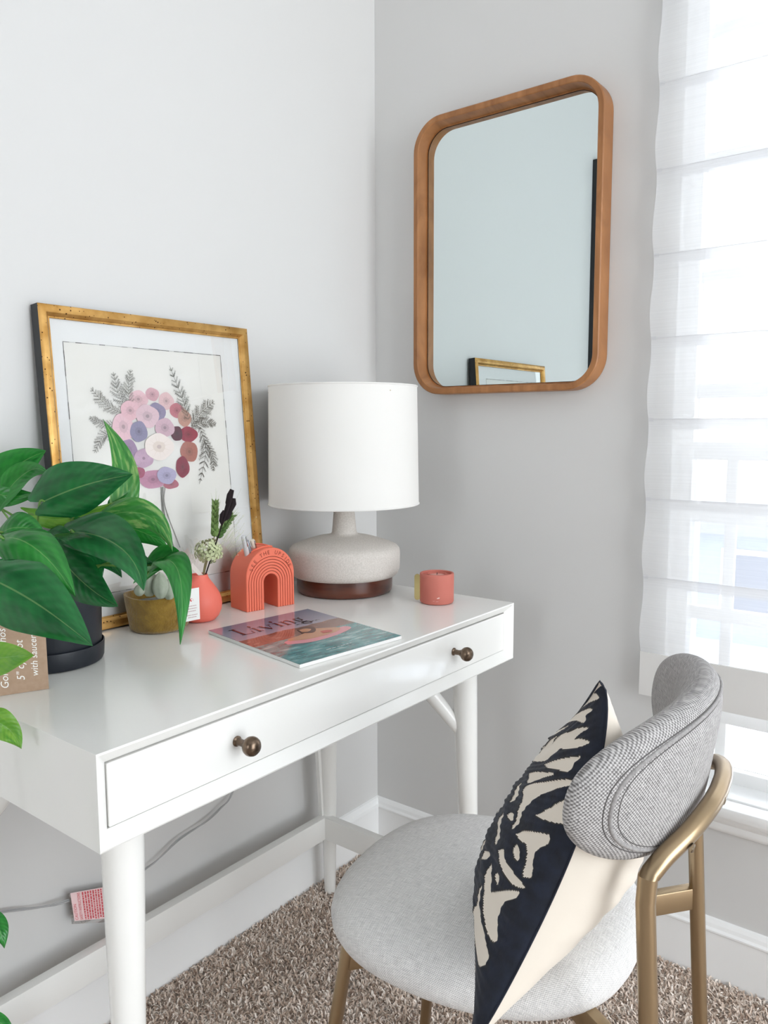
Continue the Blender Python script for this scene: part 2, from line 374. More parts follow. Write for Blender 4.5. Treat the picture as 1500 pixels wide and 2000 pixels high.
# window: sashes, muntins, panes, stool and apron
win = empty('window_1', (.09, (WY0+WY1)/2, WZ0), kind=S)
def wl(*p): return local(win, p)
def wbox(name, a, b, mt, bevel=.002):
    mb = MB().box(a, b); mb.v = wl(*mb.v); return mb.build(name, mt, win, 40, bevel)
fx0, fx1 = .075, .115
m = MB(); m.box((.06, WY1-.022, WZ0), (.13, WY1, WZ1)); m.box((.06, WY0, WZ0), (.13, WY0+.022, WZ1)); m.box((.06, WY0, WZ1-.03), (.13, WY1, WZ1))
m.v = wl(*m.v); m.build('jamb', TRIM, win, 0)
wbox('bottom_rail', (.07, WY0+.022, WZ0+.004), (.115, WY1-.022, .408), TRIM)
wbox('meeting_rail', (.07, WY0+.022, 1.038), (.12, WY1-.022, 1.073), TRIM)
ycols = [-.838-.20*k for k in range(6)]
for z, hh in ((.516, .034), (.722, .026), (.928, .036), (1.175, .028), (1.40, .02), (1.622, .024), (1.86, .02)):
    wbox('muntin', (.08, WY0+.022, z-hh/2), (.10, WY1-.022, z+hh/2), TRIM, .001)
for y in ycols:
    wbox('muntin', (.0805, y-.010, .408), (.0995, y+.010, 1.038), TRIM, .001)
zr = [.408, .516, .722, .928, 1.038]; yc = [WY1-.022]+ycols+[WY0+.022]
for i in range(len(zr)-1):
    for j in range(len(yc)-1):
        mb = MB().box((.088, yc[j+1]+.001, zr[i]), (.091, yc[j]-.001, zr[i+1])); mb.v = wl(*mb.v); mb.build('pane', GLASS, win, 0)
for a_, b_ in ((1.073, 1.175), (1.175, 1.40), (1.40, 1.622), (1.622, 1.86), (1.86, WZ1-.03)):
    mb = MB().box((.088, WY0+.022, a_), (.091, WY1-.022, b_)); mb.v = wl(*mb.v); mb.build('pane', GLASS, win, 0)
wbox('sill_step', (.0, WY0, WZ0-.004), (.075, WY1, WZ0+.006), TRIM, .003)
wbox('stool', (-.042, WY0-.05, .356), (.0, WY1+.035, .378), TRIM, .005)
m = MB(); AP = [(0, .352), (-.020, .352), (-.020, .343), (-.017, .336), (-.010, .330), (-.012, .322), (-.008, .312), (0, .310)]
vs = [(a, WY1+.025, z) for a, z in AP]+[(a, WY0-.04, z) for a, z in AP]; n = len(AP)
m.add(wl(*vs), [(i, i+1, n+i+1, n+i) for i in range(n-1)]+[tuple(range(n)), tuple(range(2*n-1, n-1, -1))]); m.build('apron', TRIM, win, 60)
# outside: a lawn and a neighbouring house seen through the gap under the blind
tag(MB().box((.6, -40, -3.2), (80, 30, -3.0)).build('paved_yard', mat('pale_paving', (205, 212, 222), .9), smooth=0), kind=S)
hs = empty('neighbouring_house', (14, -14, -3), label='blue-grey house with white window trim outside the window beside the desk', cat='house')
MB().box((0, -12, 0), (6, 20, 2.1)).build('wall', mat('blue_siding', (140, 156, 186), .8), hs, 0)
m = MB(); m.box((-.4, -12.4, 2.1), (6.4, 20.4, 2.3)); m.build('roof', mat('grey_roof', (130, 134, 142), .9), hs, 0)
for k in range(7):
    y = -9+k*4.2
    f = MB().box((-.06, y-.6, .5), (0, y+.6, 1.8)).build('window_trim', TRIM, hs, 0)
    MB().box((-.08, y-.5, .6), (-.06, y+.5, 1.7)).build('window_pane', mat('dark_pane', (70, 84, 110), .2), f, 0)

# sheer roman blind
BY0, BY1 = -1.90, -.7035
blind = empty('roman_blind', (-.012, (BY0+BY1)/2, .56), label='sheer white roman blind hanging over the bright window', cat='blind')
seams = [.648+.157*k for k in range(12)]
def bx(z):
    """outward belly of the cloth between two seams"""
    k = (z-.648)/.157; fr = k-math.floor(k)
    if z < .648: return -.020
    return -.020-.010*math.sin(PI*fr)**1.0*(1-fr*.5)
def bedge(z):
    k = (z-.648)/.157; fr = k-math.floor(k); return .0022*math.sin(2*PI*fr)
mb = MB(); nz = 12*12
zt = seams[-1]
mb.grid(lambda u, v: (bx(.648+v*(zt-.648)), BY1-(BY1-BY0)*u+(bedge(.648+v*(zt-.648)) if u < .01 else 0), .648+v*(zt-.648)), 24, 11*14)
mb.v = local(blind, mb.v); mb.build('cloth', BLIND, blind, 60)
m = MB().box((-.024, BY0, .561), (-.018, BY1, .650)); m.v = local(blind, m.v); m.build('hem', HEM, blind, 0)
for z in seams[:-1]:
    m = MB(); m.box((-.0175, BY0+.002, z-.020), (-.0165, BY1-.002, z)); m.box((-.0212, BY0, z-.0006), (-.0175, BY1, z+.0006))
    m.v = local(blind, m.v); m.build('dowel_pocket', POCKET, blind, 0)
m = MB().box((-.0205, BY1-.010, .65), (-.0195, BY1-.0005, zt)); m.v = local(blind, m.v); m.build('side_hem', POCKET, blind, 0)
m = MB().box((-.03, BY0, zt), (-.0, BY1, zt+.04)); m.v = local(blind, m.v); m.build('headrail', TRIM, blind, 0)

# carpet pile: short twisted yarn tufts
def carpet():
    X0, X1, Y0, Y1 = -1.28, -.016, -1.22, -.016
    sp = .0037; xs = np.arange(X0, X1, sp); ys = np.arange(Y0, Y1, sp)
    gx, gy = np.meshgrid(xs, ys); n = gx.size
    p = np.stack([gx.ravel()+rng.uniform(-.0025, .0025, n), gy.ravel()+rng.uniform(-.0025, .0025, n), np.zeros(n)], 1)
    p[:, 0] = np.clip(p[:, 0], X0, X1); p[:, 1] = np.clip(p[:, 1], Y0, Y1)
    an = rng.uniform(0, 2*PI, n); ln = rng.uniform(.006, .012, n); tilt = rng.uniform(.25, 1.15, n); wd = rng.uniform(.0011, .0019, n)
    d = np.stack([np.cos(an)*np.sin(tilt), np.sin(an)*np.sin(tilt), np.cos(tilt)], 1)
    s = np.stack([-np.sin(an), np.cos(an), rng.uniform(-.4, .4, n)], 1)
    an2 = an+rng.uniform(-1.4, 1.4, n); t2 = tilt+rng.uniform(0, .9, n)
    d2 = np.stack([np.cos(an2)*np.sin(t2), np.sin(an2)*np.sin(t2), np.cos(t2)], 1)
    m1 = p+d*(ln*.6)[:, None]; e = m1+d2*(ln*.5)[:, None]
    for q in (m1, e):
        q[:, 0] = np.minimum(q[:, 0], -.0135); q[:, 1] = np.minimum(q[:, 1], -.0135); q[:, 2] = np.maximum(q[:, 2], .001)
    V = np.empty((n, 6, 3)); W_ = wd[:, None]
    V[:, 0] = p-s*W_; V[:, 1] = p+s*W_; V[:, 2] = m1+s*W_*1.1; V[:, 3] = m1-s*W_*1.1; V[:, 4] = e+s*W_*.7; V[:, 5] = e-s*W_*.7
    Fc = np.array([[0, 1, 2, 3], [3, 2, 4, 5]])[None]+(np.arange(n)*6)[:, None, None]
    me = bpy.data.meshes.new('carpet_pile'); me.vertices.add(n*6); me.vertices.foreach_set('co', V.ravel())
    me.loops.add(n*8); me.loops.foreach_set('vertex_index', Fc.ravel().astype(np.int32))
    me.polygons.add(n*2); me.polygons.foreach_set('loop_start', np.arange(n*2, dtype=np.int32)*4)
    me.update(calc_edges=True)
    at_ = me.attributes.new('tone', 'FLOAT', 'FACE'); at_.data.foreach_set('value', np.repeat(rng.random(n)**1.0, 2).astype(np.float32))
    mt, N, L, B = newmat('carpet_yarn'); a = N.new('ShaderNodeAttribute'); a.attribute_name = 'tone'
    r = N.new('ShaderNodeValToRGB'); cr = r.color_ramp
    cr.elements[0].position = 0; cr.elements[0].color = (*lin((150, 126, 110)), 1); cr.elements[1].position = 1; cr.elements[1].color = (*lin((255, 246, 236)), 1)
    e1 = cr.elements.new(.25); e1.color = (*lin((212, 190, 172)), 1); e2 = cr.elements.new(.6); e2.color = (*lin((240, 223, 209)), 1)
    L.new(a.outputs['Fac'], r.inputs[0]); L.new(r.outputs[0], B.inputs['Base Color']); B.inputs['Roughness'].default_value = .95
    me.materials.append(mt)
    o = bpy.data.objects.new('carpet_pile', me); COL.objects.link(o)
    tag(o, 'beige and brown flecked shaggy carpet covering the floor', 'carpet', kind='stuff')
carpet()

# ------------------------------------------------------------------ desk
DX0, DX1, DY0, DY1, DZ0, DZ1 = -1.1295, -.2155, -.519, -.017, .648, .760
desk = empty('writing_desk', ((DX0+DX1)/2, (DY0+DY1)/2, 0), label='white lacquered writing desk with one wide drawer, standing against the left wall', cat='desk')
dl = lambda pts: local(desk, pts)
t, rc = .0175, .014
m = MB()
# case: outer shell with a mitred lip that slopes in to the drawer
O_ = [(DX0, DZ0), (DX1, DZ0), (DX1, DZ1), (DX0, DZ1)]; I_ = [(DX0+t, DZ0+t), (DX1-t, DZ0+t), (DX1-t, DZ1-t), (DX0+t, DZ1-t)]
E_ = .0022
L1 = [(DX0+E_, DZ0+E_), (DX1-E_, DZ0+E_), (DX1-E_, DZ1-E_), (DX0+E_, DZ1-E_)]
vs = [(x, DY1, z) for x, z in O_]+[(x, DY0+.001, z) for x, z in O_]+[(x, DY0, z) for x, z in L1]+[(x, DY0+rc, z) for x, z in I_]+[(x, DY0+.12, z) for x, z in I_]
fs = [(0, 1, 2, 3)]
for k in range(4):
    j = (k+1) % 4
    for a in range(4): fs.append((a*4+k, (a+1)*4+k, (a+1)*4+j, a*4+j))
fs.append((16, 19, 18, 17))
m.add(vs, fs); m.v = dl(m.v); case = m.build('case', DESK, desk, 20, 0)
m = MB().box((DX0+t+.0018, DY0+rc-.002, DZ0+t+.0009), (DX1-t-.0012, DY0+rc+.10, DZ1-t-.0024)); m.v = dl(m.v)
drawer = m.build('drawer', DESK, desk, 40, .0025, 3)
for kx in (-.9245, -.4155):
    prof = [(.0075, 0), (.0075, .0015), (.0052, .003), (.0050, .012), (.0064, .015), (.0068, .017), (.0072, .018), (.0100, .0195), (.0125, .0225), (.0138, .0265), (.0138, .029), (.0125, .033), (.009, .0365), (.004, .038), (.0005, .0383)]
    m = MB().lathe([(r*.92, z) for r, z in prof], 32); Y_ = DY0+rc-.002
    m.v = dl([(kx+v[0], Y_-v[2], .7055+v[1]) for v in m.v]); m.build('knob', BRONZE, drawer, 50)
LG = {}
for sx in (0, 1):
    for sy in (0, 1):
        X = (DX1-(.060 if sy else .076)) if sx else (DX0+.065); Y = (DY1-.058) if sy else (DY0+(.068 if sx else .059))
        XF = X+(.018 if sx else -.014); YF = Y+(.016 if sy else -.014)
        top = Vector((X, Y, DZ0+.001)); ft = Vector((XF, YF, 0.0))
        m = MB().tube([ft, ft+(top-ft)*.01, ft+(top-ft)*.3, ft+(top-ft)*.6, ft+(top-ft)*.85, top], [.0125, .0135, .0168, .0205, .0240, .0256], 32); m.v = dl(m.v)
        m.build('leg', DESK, desk, 50); LG[sx, sy] = (top, ft)
        s = -1 if sx else 1
        s2 = -1 if sy else 1; a = top+(ft-top)*.24; b = Vector((X+s*.082, Y+s2*.082, DZ0+.001))
        m = MB().tube([a, a+(b-a)*.5, b], [.0125, .0145, .0165], 24, flat=(1, .85)); m.v = dl(m.v); m.build('brace', DESK, desk, 50)
def legat(k, z): a, b = LG[k]; return b+(a-b)*(z/(a.z))
z0, z1 = .150, .203
for sx in (0, 1):      # slim tapered web on the inner side of each back leg
    s = -1 if sx else 1; p, q = legat((sx, 1), .2), legat((sx, 1), .647); r0_, r1_ = .016, .0275
    m = MB(); P4 = [(p.x, z1-.002), (p.x+s*.022, z1-.002), (q.x+s*.040, .647), (q.x, .647)]
    m.add([(x, p.y+.002, z) for x, z in P4]+[(x, p.y+.012, z) for x, z in P4], [(0, 1, 2, 3), (4, 7, 6, 5), (0, 4, 5, 1), (1, 5, 6, 2), (2, 6, 7, 3), (3, 7, 4, 0)]); m.v = dl(m.v); m.build('web', DESK, desk, 0)
a, b = legat((0, 1), .18), legat((1, 1), .18)
m = MB().box((a.x+.008, a.y-.010, z0), (b.x-.008, b.y+.010, z1)); m.v = dl(m.v); m.build('stretcher', DESK, desk, 40, .0015)
for sx in (0, 1):
    a, b = legat((sx, 0), .18), legat((sx, 1), .18)
    m = MB().box((a.x-.010, a.y+.008, z0), (a.x+.010, b.y-.008, z1)); m.v = dl(m.v); m.build('stretcher', DESK, desk, 40, .0015)
TOP = DZ1+.0004

# ------------------------------------------------------------------ mirror
mir = empty('wall_mirror', (0, -.3775, 1.489), label='rounded rectangular mirror in a deep wooden frame on the right wall', cat='mirror')
def ring(profile, n=12):
    """profile: list of (inset from the outer edge, distance from the wall, corner radius); sweeps round the frame"""
    mb = MB(); W0, H0 = .4586, .618; rings = []
    for ins, dx, rr in profile:
        rings.append([(-dx, y, z) for y, z in rrect(W0-2*ins, H0-2*ins, rr, n)])
    k = len(rings[0]); vs = [v for r in rings for v in r]
    fs = [(i*k+j, i*k+(j+1) % k, (i+1)*k+(j+1) % k, (i+1)*k+j) for i in range(len(rings)-1) for j in range(k)]
    return mb.add(vs, fs)
ring([(0, .0008, .072), (0, .043, .072), (.002, .045, .070), (.012, .045, .060), (.0135, .0435, .0585), (.0155, .013, .0565), (.0185, .013, .0535)]).build('frame', WOODM, mir, 35)
ring([(.0165, .0122, .0555), (.0195, .0122, .0525)]).build('shadow_gap', DARKGAP, mir, 35)
m = MB(); P_ = rrect(.4586-.031, .618-.031, .057, 12); m.poly([(-.0118, y, z) for y, z in P_]); m.build('mirror_glass', MIRR, mir, 0)
ring([(.018, .0005, .05), (.018, .0115, .05)]).build('backing', DARKGAP, mir, 35)

# a guessed black-framed print out of view, added for the dark sliver in the mirror
fr = empty('guessed_picture', (-1.640, -.001, 1.66), label='guessed black framed print on the left wall, added for the dark sliver in the mirror', cat='picture')
m = MB(); m.box((-.33, -.03, -.42), (.33, 0, -.40)); m.box((-.33, -.03, .40), (.33, 0, .42)); m.box((-.33, -.03, -.40), (-.31, 0, .40)); m.box((.31, -.03, -.40), (.33, 0, .40))
m.build('frame', BLACKP, fr, 0); MB().box((-.31, -.012, -.40), (.31, -.002, .40)).build('print', mat('grey_print', (60, 62, 66), .6), fr, 0)

# ------------------------------------------------------------------ gilt framed pressed-flower print
FW, FH, FD = .446, .5445, .021
pic = empty('framed_botanical_print', (-.9005, -.068, DZ1+.0022), (-math.radians(4.4), 0, 0), label='gilt framed pressed-flower print leaning on the left wall, standing on the desk', cat='picture')
m = MB()
fwid = .0215
def framebar(mb, o0, o1, i0, i1, mi=0):
    pass
# moulding cross-section (inset, toward viewer)
PR = [(0, 0), (.0015, .0015), (.006, .0028), (.013, .0022), (.0165, -.001), (.0185, -.0035), (.0205, -.0035), (.0215, -.006)]
rings = []
for ins, pz in PR:
    rings.append([(ins, -pz, ins), (FW-ins, -pz, ins), (FW-ins, -pz, FH-ins), (ins, -pz, FH-ins)])
vs = [v for r in rings for v in r]; k = 4
m.add(vs, [(i*k+j, i*k+(j+1) % k, (i+1)*k+(j+1) % k, (i+1)*k+j) for i in range(len(rings)-1) for j in range(k)])
m.build('gilt_moulding', GILT, pic, 30)
m = MB()
m.add([(0, 0, 0), (FW, 0, 0), (FW, 0, FH), (0, 0, FH), (0, FD, 0), (FW, FD, 0), (FW, FD, FH), (0, FD, FH)], [(0, 4, 5, 1), (1, 5, 6, 2), (2, 6, 7, 3), (3, 7, 4, 0), (4, 7, 6, 5)])
m.build('black_side', BLACKP, pic, 0)
MB().box((fwid-.002, .0078, fwid-.002), (FW-fwid+.002, .0095, FH-fwid+.002)).build('mat_board', mat('mat_white', (243, 243, 241), .8), pic, 0)
PAPER = mat('aged_sheet', (240, 238, 231), .85, noise=(9, .3), rgb2=(245, 243, 238))
INK = mat('sheet_edge_ink', (70, 66, 62), .9)
sh = [(.0429, .0600), (.3800, .0585), (.3765, .4866), (.0429, .4872)]
sheet = MB().add([(x, .0074, z) for x, z in sh]+[(x, .0078, z) for x, z in sh], [(0, 1, 2, 3), (0, 4, 5, 1), (1, 5, 6, 2), (2, 6, 7, 3), (3, 7, 4, 0)]).build('paper_sheet', PAPER, pic, 0)
m = MB()
for a, b in zip(sh, sh[1:]+sh[:1]):
    a, b = Vector((a[0], 0, a[1])), Vector((b[0], 0, b[1])); d = (b-a).normalized(); nrm = Vector((-d.z, 0, d.x)); N0 = 30
    for i in range(N0):
        w0 = .0006*random.uniform(.2, 1.2)
        p, q = a+(b-a)*(i/N0), a+(b-a)*((i+1)/N0)
        m.poly([(v.x, .0072, v.z) for v in (p-nrm*w0, q-nrm*w0, q+nrm*w0, p+nrm*w0)])
m.build('sheet_outline', INK, sheet, 0)
flat_mats = {}
def fm(c, r=.8):
    if c not in flat_mats: flat_mats[c] = mat('print_%02x%02x%02x' % c, c, r)
    return flat_mats[c]
petals = [(0.179, 0.3959, 0.0202, 0.0154, (236, 200, 205)), (0.2096, 0.4053, 0.0146, 0.0121, (222, 178, 186)), (0.2387, 0.3938, 0.0173, 0.0158, (236, 205, 205)), (0.2608, 0.3765, 0.0169, 0.0136, (206, 128, 138)),
          (0.2771, 0.3623, 0.0158, 0.0162, (206, 160, 142)), (0.2831, 0.3316, 0.0218, 0.0145, (166, 40, 72)), (0.2566, 0.3336, 0.0132, 0.0143, (96, 28, 54)), (0.2821, 0.2989, 0.0205, 0.0199, (186, 118, 104)),
          (0.2637, 0.2706, 0.0156, 0.0198, (150, 34, 66)), (0.2344, 0.2398, 0.0173, 0.0088, (190, 100, 120)), (0.1953, 0.2509, 0.0272, 0.0173, (206, 150, 176)), (0.1642, 0.2646, 0.016, 0.0102, (182, 92, 122)),
          (0.1483, 0.3043, 0.0197, 0.0202, (176, 150, 180)), (0.1427, 0.3465, 0.0215, 0.0252, (240, 208, 214)), (0.1591, 0.3752, 0.0199, 0.0169, (238, 202, 208)), (0.2155, 0.3724, 0.019, 0.0174, (160, 150, 178)),
          (0.1942, 0.3653, 0.0248, 0.0207, (232, 206, 212)), (0.1733, 0.3378, 0.0182, 0.0187, (158, 152, 180)), (0.2296, 0.3444, 0.0215, 0.0176, (220, 190, 200)), (0.1787, 0.2897, 0.0204, 0.0171, (206, 176, 196)),
          (0.2253, 0.2563, 0.0214, 0.0158, (172, 166, 192)), (0.2136, 0.3096, 0.032, 0.024, (230, 219, 213))]
for i, (cx, cz, rx, rz, c) in enumerate(petals):  # left petals paler: reflection haze of the glass mixed into their colour
    m = MB(); Y = .0071-.00011*i; n = 22
    for (k, cc) in ((1, 0), (.42, 1), (.16, 2)):
        ph = random.random()*6
        m.poly([(cx+rx*k*math.cos(2*PI*q/n)*(1+.05*math.sin(3*q/n*2*PI+ph)), Y-(1-k)*.00006, cz+rz*k*math.sin(2*PI*q/n)*(1+.06*math.sin(4*q/n*2*PI+ph))) for q in range(n)], cc)
    d1 = tuple(int(v*.93) for v in c); d2 = tuple(int(v*.78) for v in c)
    if i == len(petals)-1: d1, d2 = (218, 205, 196), (196, 180, 176)
    for q in range(11):      # fine veins running out to the rim
        an = 2*PI*q/11+random.random()*.4; e1 = .93; w_ = .0006
        ca_, sa_ = math.cos(an), math.sin(an)
        m.poly([(cx+rx*.15*ca_-w_*sa_, Y-.0001, cz+rz*.15*sa_+w_*ca_), (cx+rx*e1*ca_, Y-.0001, cz+rz*e1*sa_), (cx+rx*.15*ca_+w_*sa_, Y-.0001, cz+rz*.15*sa_-w_*ca_)], 1)
    m.build('pressed_petal', [fm(c), fm(d1), fm(d2)], sheet, 0)
def sprig(P, side, col=(92, 86, 74), wdt=.0005, pinna=.016, npin=14, name='fern_sprig'):
    m = MB(); pts = catmull([(x, 0, z) for x, z in P], 6); L_ = len(pts)
    def strip(a, b, w_):
        d = (b-a); 
        if d.length < 1e-6: return
        d.normalize(); nn = Vector((-d.z, 0, d.x)); m.poly([(v.x, .0063, v.z) for v in (a-nn*w_, b-nn*w_*.4, b+nn*w_*.4, a+nn*w_)])
    for a, b in zip(pts, pts[1:]): strip(a, b, wdt)
    for i in range(npin):
        s = (i+1)/(npin+1); p = pts[int(s*(L_-1))]; q = pts[min(L_-1, int(s*(L_-1))+1)]; d = (q-p).normalized() if (q-p).length > 0 else Vector((0, 0, 1))
        for sg in (-1, 1):
            ang = sg*math.radians(42+random.uniform(-8, 8)); e = Vector((d.x*math.cos(ang)-d.z*math.sin(ang), 0, d.x*math.sin(ang)+d.z*math.cos(ang)))
            ln = pinna*math.sin(PI*(.18+.75*s))*random.uniform(.8, 1.1); tip = p+e*ln; strip(p, tip, .00028)
            for j in range(1, 5):
                b0 = p+e*ln*j/5
                for s2 in (-1, 1):
                    a2 = s2*math.radians(38); e2 = Vector((e.x*math.cos(a2)-e.z*math.sin(a2), 0, e.x*math.sin(a2)+e.z*math.cos(a2))); strip(b0, b0+e2*ln*.22, .00026)
    m.build(name, fm(col), sheet, 0)
sprig([(.160, .372), (.140, .400), (.132, .442)], 1, (120, 118, 108), pinna=.020)  # left sprigs paler too, the glass haze put into their greys
sprig([(.160, .380), (.160, .415), (.168, .448)], 1, (128, 126, 114), pinna=.017)
sprig([(.140, .370), (.112, .385), (.086, .412)], 1, (128, 124, 112), pinna=.018)
sprig([(.128, .335), (.102, .330), (.082, .302)], 1, (132, 128, 120), pinna=.016)
sprig([(.128, .350), (.100, .352), (.078, .362)], 1, (138, 134, 126), pinna=.013)
sprig([(.286, .360), (.275, .400), (.252, .460)], 1, (92, 92, 78), pinna=.021, npin=17)
sprig([(.292, .348), (.316, .372), (.352, .396)], 1, (86, 78, 60), pinna=.024, npin=16)
sprig([(.292, .345), (.325, .355), (.352, .350)], 1, (80, 68, 48), pinna=.017)
sprig([(.312, .345), (.322, .300), (.300, .236)], 1, (70, 62, 50), pinna=.020, npin=17)
sprig([(.320, .320), (.338, .290), (.336, .258)], 1, (78, 66, 50), pinna=.016)
m = MB()
for P in ([(.2136, .236), (.212, .197), (.236, .095)], [(.216, .236), (.214, .19), (.226, .10)], [(.2115, .236), (.210, .18), (.205, .09)], [(.2205, .236), (.217, .20), (.243, .12)]):
    pts = catmull([(x, .0064, z) for x, z in P], 6)
    for a, b in zip(pts, pts[1:]): m.poly([(a.x-.0011, .0064, a.z), (b.x-.0011, .0064, b.z), (b.x+.0011, .0064, b.z), (a.x+.0011, .0064, a.z)])
m.build('flower_stem', fm((140, 138, 130)), sheet, 0)
MB().poly([(fwid-.001, .0050, fwid-.001), (FW-fwid+.001, .0050, fwid-.001), (FW-fwid+.001, .0050, FH-fwid+.001), (fwid-.001, .0050, FH-fwid+.001)]).build('glass', GLASSP, pic, 0)

# ------------------------------------------------------------------ table lamp
lx, ly = -.326, -.173
lamp = empty('table_lamp', (lx, ly, TOP), label='table lamp with white drum shade, squat stoneware body and dark walnut foot', cat='lamp')
MB().lathe([(.090, 0), (.097, .001), (.1005, .005), (.1015, .012), (.1015, .035)], 96).build('wooden_foot', WALNUT, lamp, 40)
body = [(.1005, .0335), (.108, .035), (.1135, .040), (.1165, .048), (.1175, .060), (.1178, .082), (.1165, .090), (.1120, .096), (.100, .1015), (.080, .1085), (.060, .1145), (.042, .118), (.030, .1205), (.0262, .1245), (.0250, .135), (.0228, .16), (.0205, .185), (.0195, .19), (.012, .191)]
MB().lathe(body, 96).build('ceramic_body', CERAM, lamp, 40)
MB().lathe([(.008, .19), (.008, .215), (.014, .216), (.014, .255), (.004, .256)], 24).build('socket', BRASSP, lamp, 40)
m = MB(); r0, r1, zb, zt_ = .1575, .1535, .186, .428
n = 96
prof = [(r0, zb), (r1, zt_), (r1-.0015, zt_), (r0-.0015, zb)]
vs = [(r*math.cos(2*PI*k/n), r*math.sin(2*PI*k/n), z) for r, z in prof for k in range(n)]
m.add(vs, [(i % 4*n+k, i % 4*n+(k+1) % n, (i+1) % 4*n+(k+1) % n, (i+1) % 4*n+k) for i in range(4) for k in range(n)])
shade = m.build('lamp_shade', LINEN, lamp, 40)
for z, r in ((zb, r0), (zt_, r1)):
    MB().tube([(r*math.cos(2*PI*k/64)*1.001, r*math.sin(2*PI*k/64)*1.001, z) for k in range(65)], .0016, 6).build('rim_tape', LINEN, shade, 60)
m = MB()
for k in range(3):
    a = 2*PI*k/3+.3; m.tube([(.012*math.cos(a), .012*math.sin(a), .256), (r1*math.cos(a), r1*math.sin(a), zt_-.012)], .0015, 6)
m.build('spider', BRASSP, lamp, 60)
# its cord, hanging behind the desk
cord = [(lx+.02, -.012, .80), (-.40, -.012, .60), (-.47, -.010, .42), (-.5119, -.012, .3308), (-.5476, -.014, .3108), (-.5886, -.014, .2974), (-.6531, -.014, .2888), (-.7226, -.014, .2653), (-.80, -.016, .268), (-.8916, -.018, .2816), (-.9400, -.014, .292), (-1.0072, -.012, .3171), (-1.12, -.010, .352), (-1.3, -.010, .36)]
cr_ = empty('lamp_cord', (-.72, -.014, .265), label='clear grey lamp cord sagging along the left wall under the desk', cat='cord')
pts = catmull(cord, 8); tw = []
for off in (-1, 1):
    m = MB().tube(local(cr_, [p+Vector((0, -.0012*off*math.sin(i*.25), .0013*off*math.cos(i*.25))) for i, p in enumerate(pts)]), .0014, 6); m.build('strand', CABLE, cr_, 60)
def quadpt(A, B, C_, D, u, v): return (A*(1-u)+B*u)*(1-v)+(D*(1-u)+C_*u)*v
A, B2, C2, D2 = on(133, 1745, 1, -.024), on(226, 1728, 1, -.024), on(232, 1800, 1, -.027), on(140, 1805, 1, -.027)
tg = MB(); tg.poly(local(cr_, [quadpt(A, B2, C2, D2, u, v) for u, v in ((0, 0), (1, 0), (1, 1), (0, 1))])); tagf = tg.build('safety_tag', TAGC, cr_, 0)
tg = MB(); A3, B3, C3, D3 = [quadpt(A, B2, C2, D2, u, v)+Vector((0, -.0006, 0)) for u, v in ((.04, .0), (1, .0), (1, .88), (.06, .9))]
tg.poly(local(cr_, [A3, B3, C3, D3])); tg.build('pink_label', TAGP, tagf, 0)
tg = MB()
def put(txt, col, size, u0=0.0, sc=1.0):
    vs, fs = text_geo(txt, size)
    if not vs: return
    mx = max(v.x for v in vs); out = []
    for v in vs:
        vv = .97-(v.x/mx)*.94*sc; uu = col-v.y*1.0
        out.append(quadpt(A3, B3, C3, D3, uu, vv)+Vector((0, -.0006, 0)))
    tg.add(local(cr_, out), fs)
put('CAUTION', .085, .085, 0, .6); put('SAFETY INSTRUCTIONS', .19, .085)
for k in range(13):
    v = .03
    while v < .95:
        w_ = random.uniform(.03, .12); u = .235+k*.057; tg.add(local(cr_, [quadpt(A3, B3, C3, D3, uu, vv)+Vector((0, -.0006, 0)) for uu, vv in ((u, v), (u, min(.97, v+w_)), (u+.03, min(.97, v+w_)), (u+.03, v))]), [(0, 1, 2, 3)]); v += w_+.02
tg.build('red_lettering', TAGR, tagf, 0)

# ------------------------------------------------------------------ rainbow pen holder
hx, hy = -.5393, -.1714
ho = empty('pen_holder', (hx, hy, TOP), (0, 0, math.radians(-11.5)), label='coral rainbow-arch pen holder with grooves, between the vase and the lamp', cat='holder')
HW, HD, HH = .0535, .060, .117; rI = .0155
CG = .0515
def arch(r, base=0, n=28, c=None):
    """outline of an arch of half-width r: right foot, over, left foot"""
    if c is None: c = HH-HW if r > HW-.003 else CG
    return [(r, base)]+[(r*math.cos(PI*k/n), c+r*math.sin(PI*k/n)) for k in range(n+1)]+[(-r, base)]
m = MB(); o1 = arch(HW); i1 = arch(rI); n = len(o1)
# front face with grooves is built as rings of alternating depth
rs = [HW]; R_ = HW-.0050
rads = []; g = .0013
nb = 6; step = (R_-rI)/nb
for k in range(nb): rads.append(R_-k*step)
prof = [(HW, HD), (HW, .0012), (HW-.0012, 0)]
for r in rads: prof += [(r+g/2, 0), (r+g/2-.00001, .0016), (r-g/2, .0016), (r-g/2-.00001, 0)]
prof += [(rI+.0008, 0), (rI, .0008), (rI, HD)]
V = []; 
for r, d in prof: V += [(x, d, z) for x, z in arch(r)]
fs = []; mi = []
for i in range(len(prof)-1):
    for j in range(n-1): fs.append((i*n+j, i*n+j+1, (i+1)*n+j+1, (i+1)*n+j))
m.add(V, fs)
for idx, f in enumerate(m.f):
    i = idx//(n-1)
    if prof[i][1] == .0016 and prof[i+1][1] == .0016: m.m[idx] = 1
# back face and feet
m.add([(x, HD, z) for x, z in o1]+[(x, HD, z) for x, z in i1], [(j, j+1, n+j+1, n+j) for j in range(n-1)])
m.add([(rI, 0, 0), (HW, 0, 0), (HW, HD, 0), (rI, HD, 0), (-HW, 0, 0), (-rI, 0, 0), (-rI, HD, 0), (-HW, HD, 0)], [(0, 1, 2, 3), (4, 5, 6, 7)])
m.build('arch_body', [CORAL, CORALD], ho, 30)
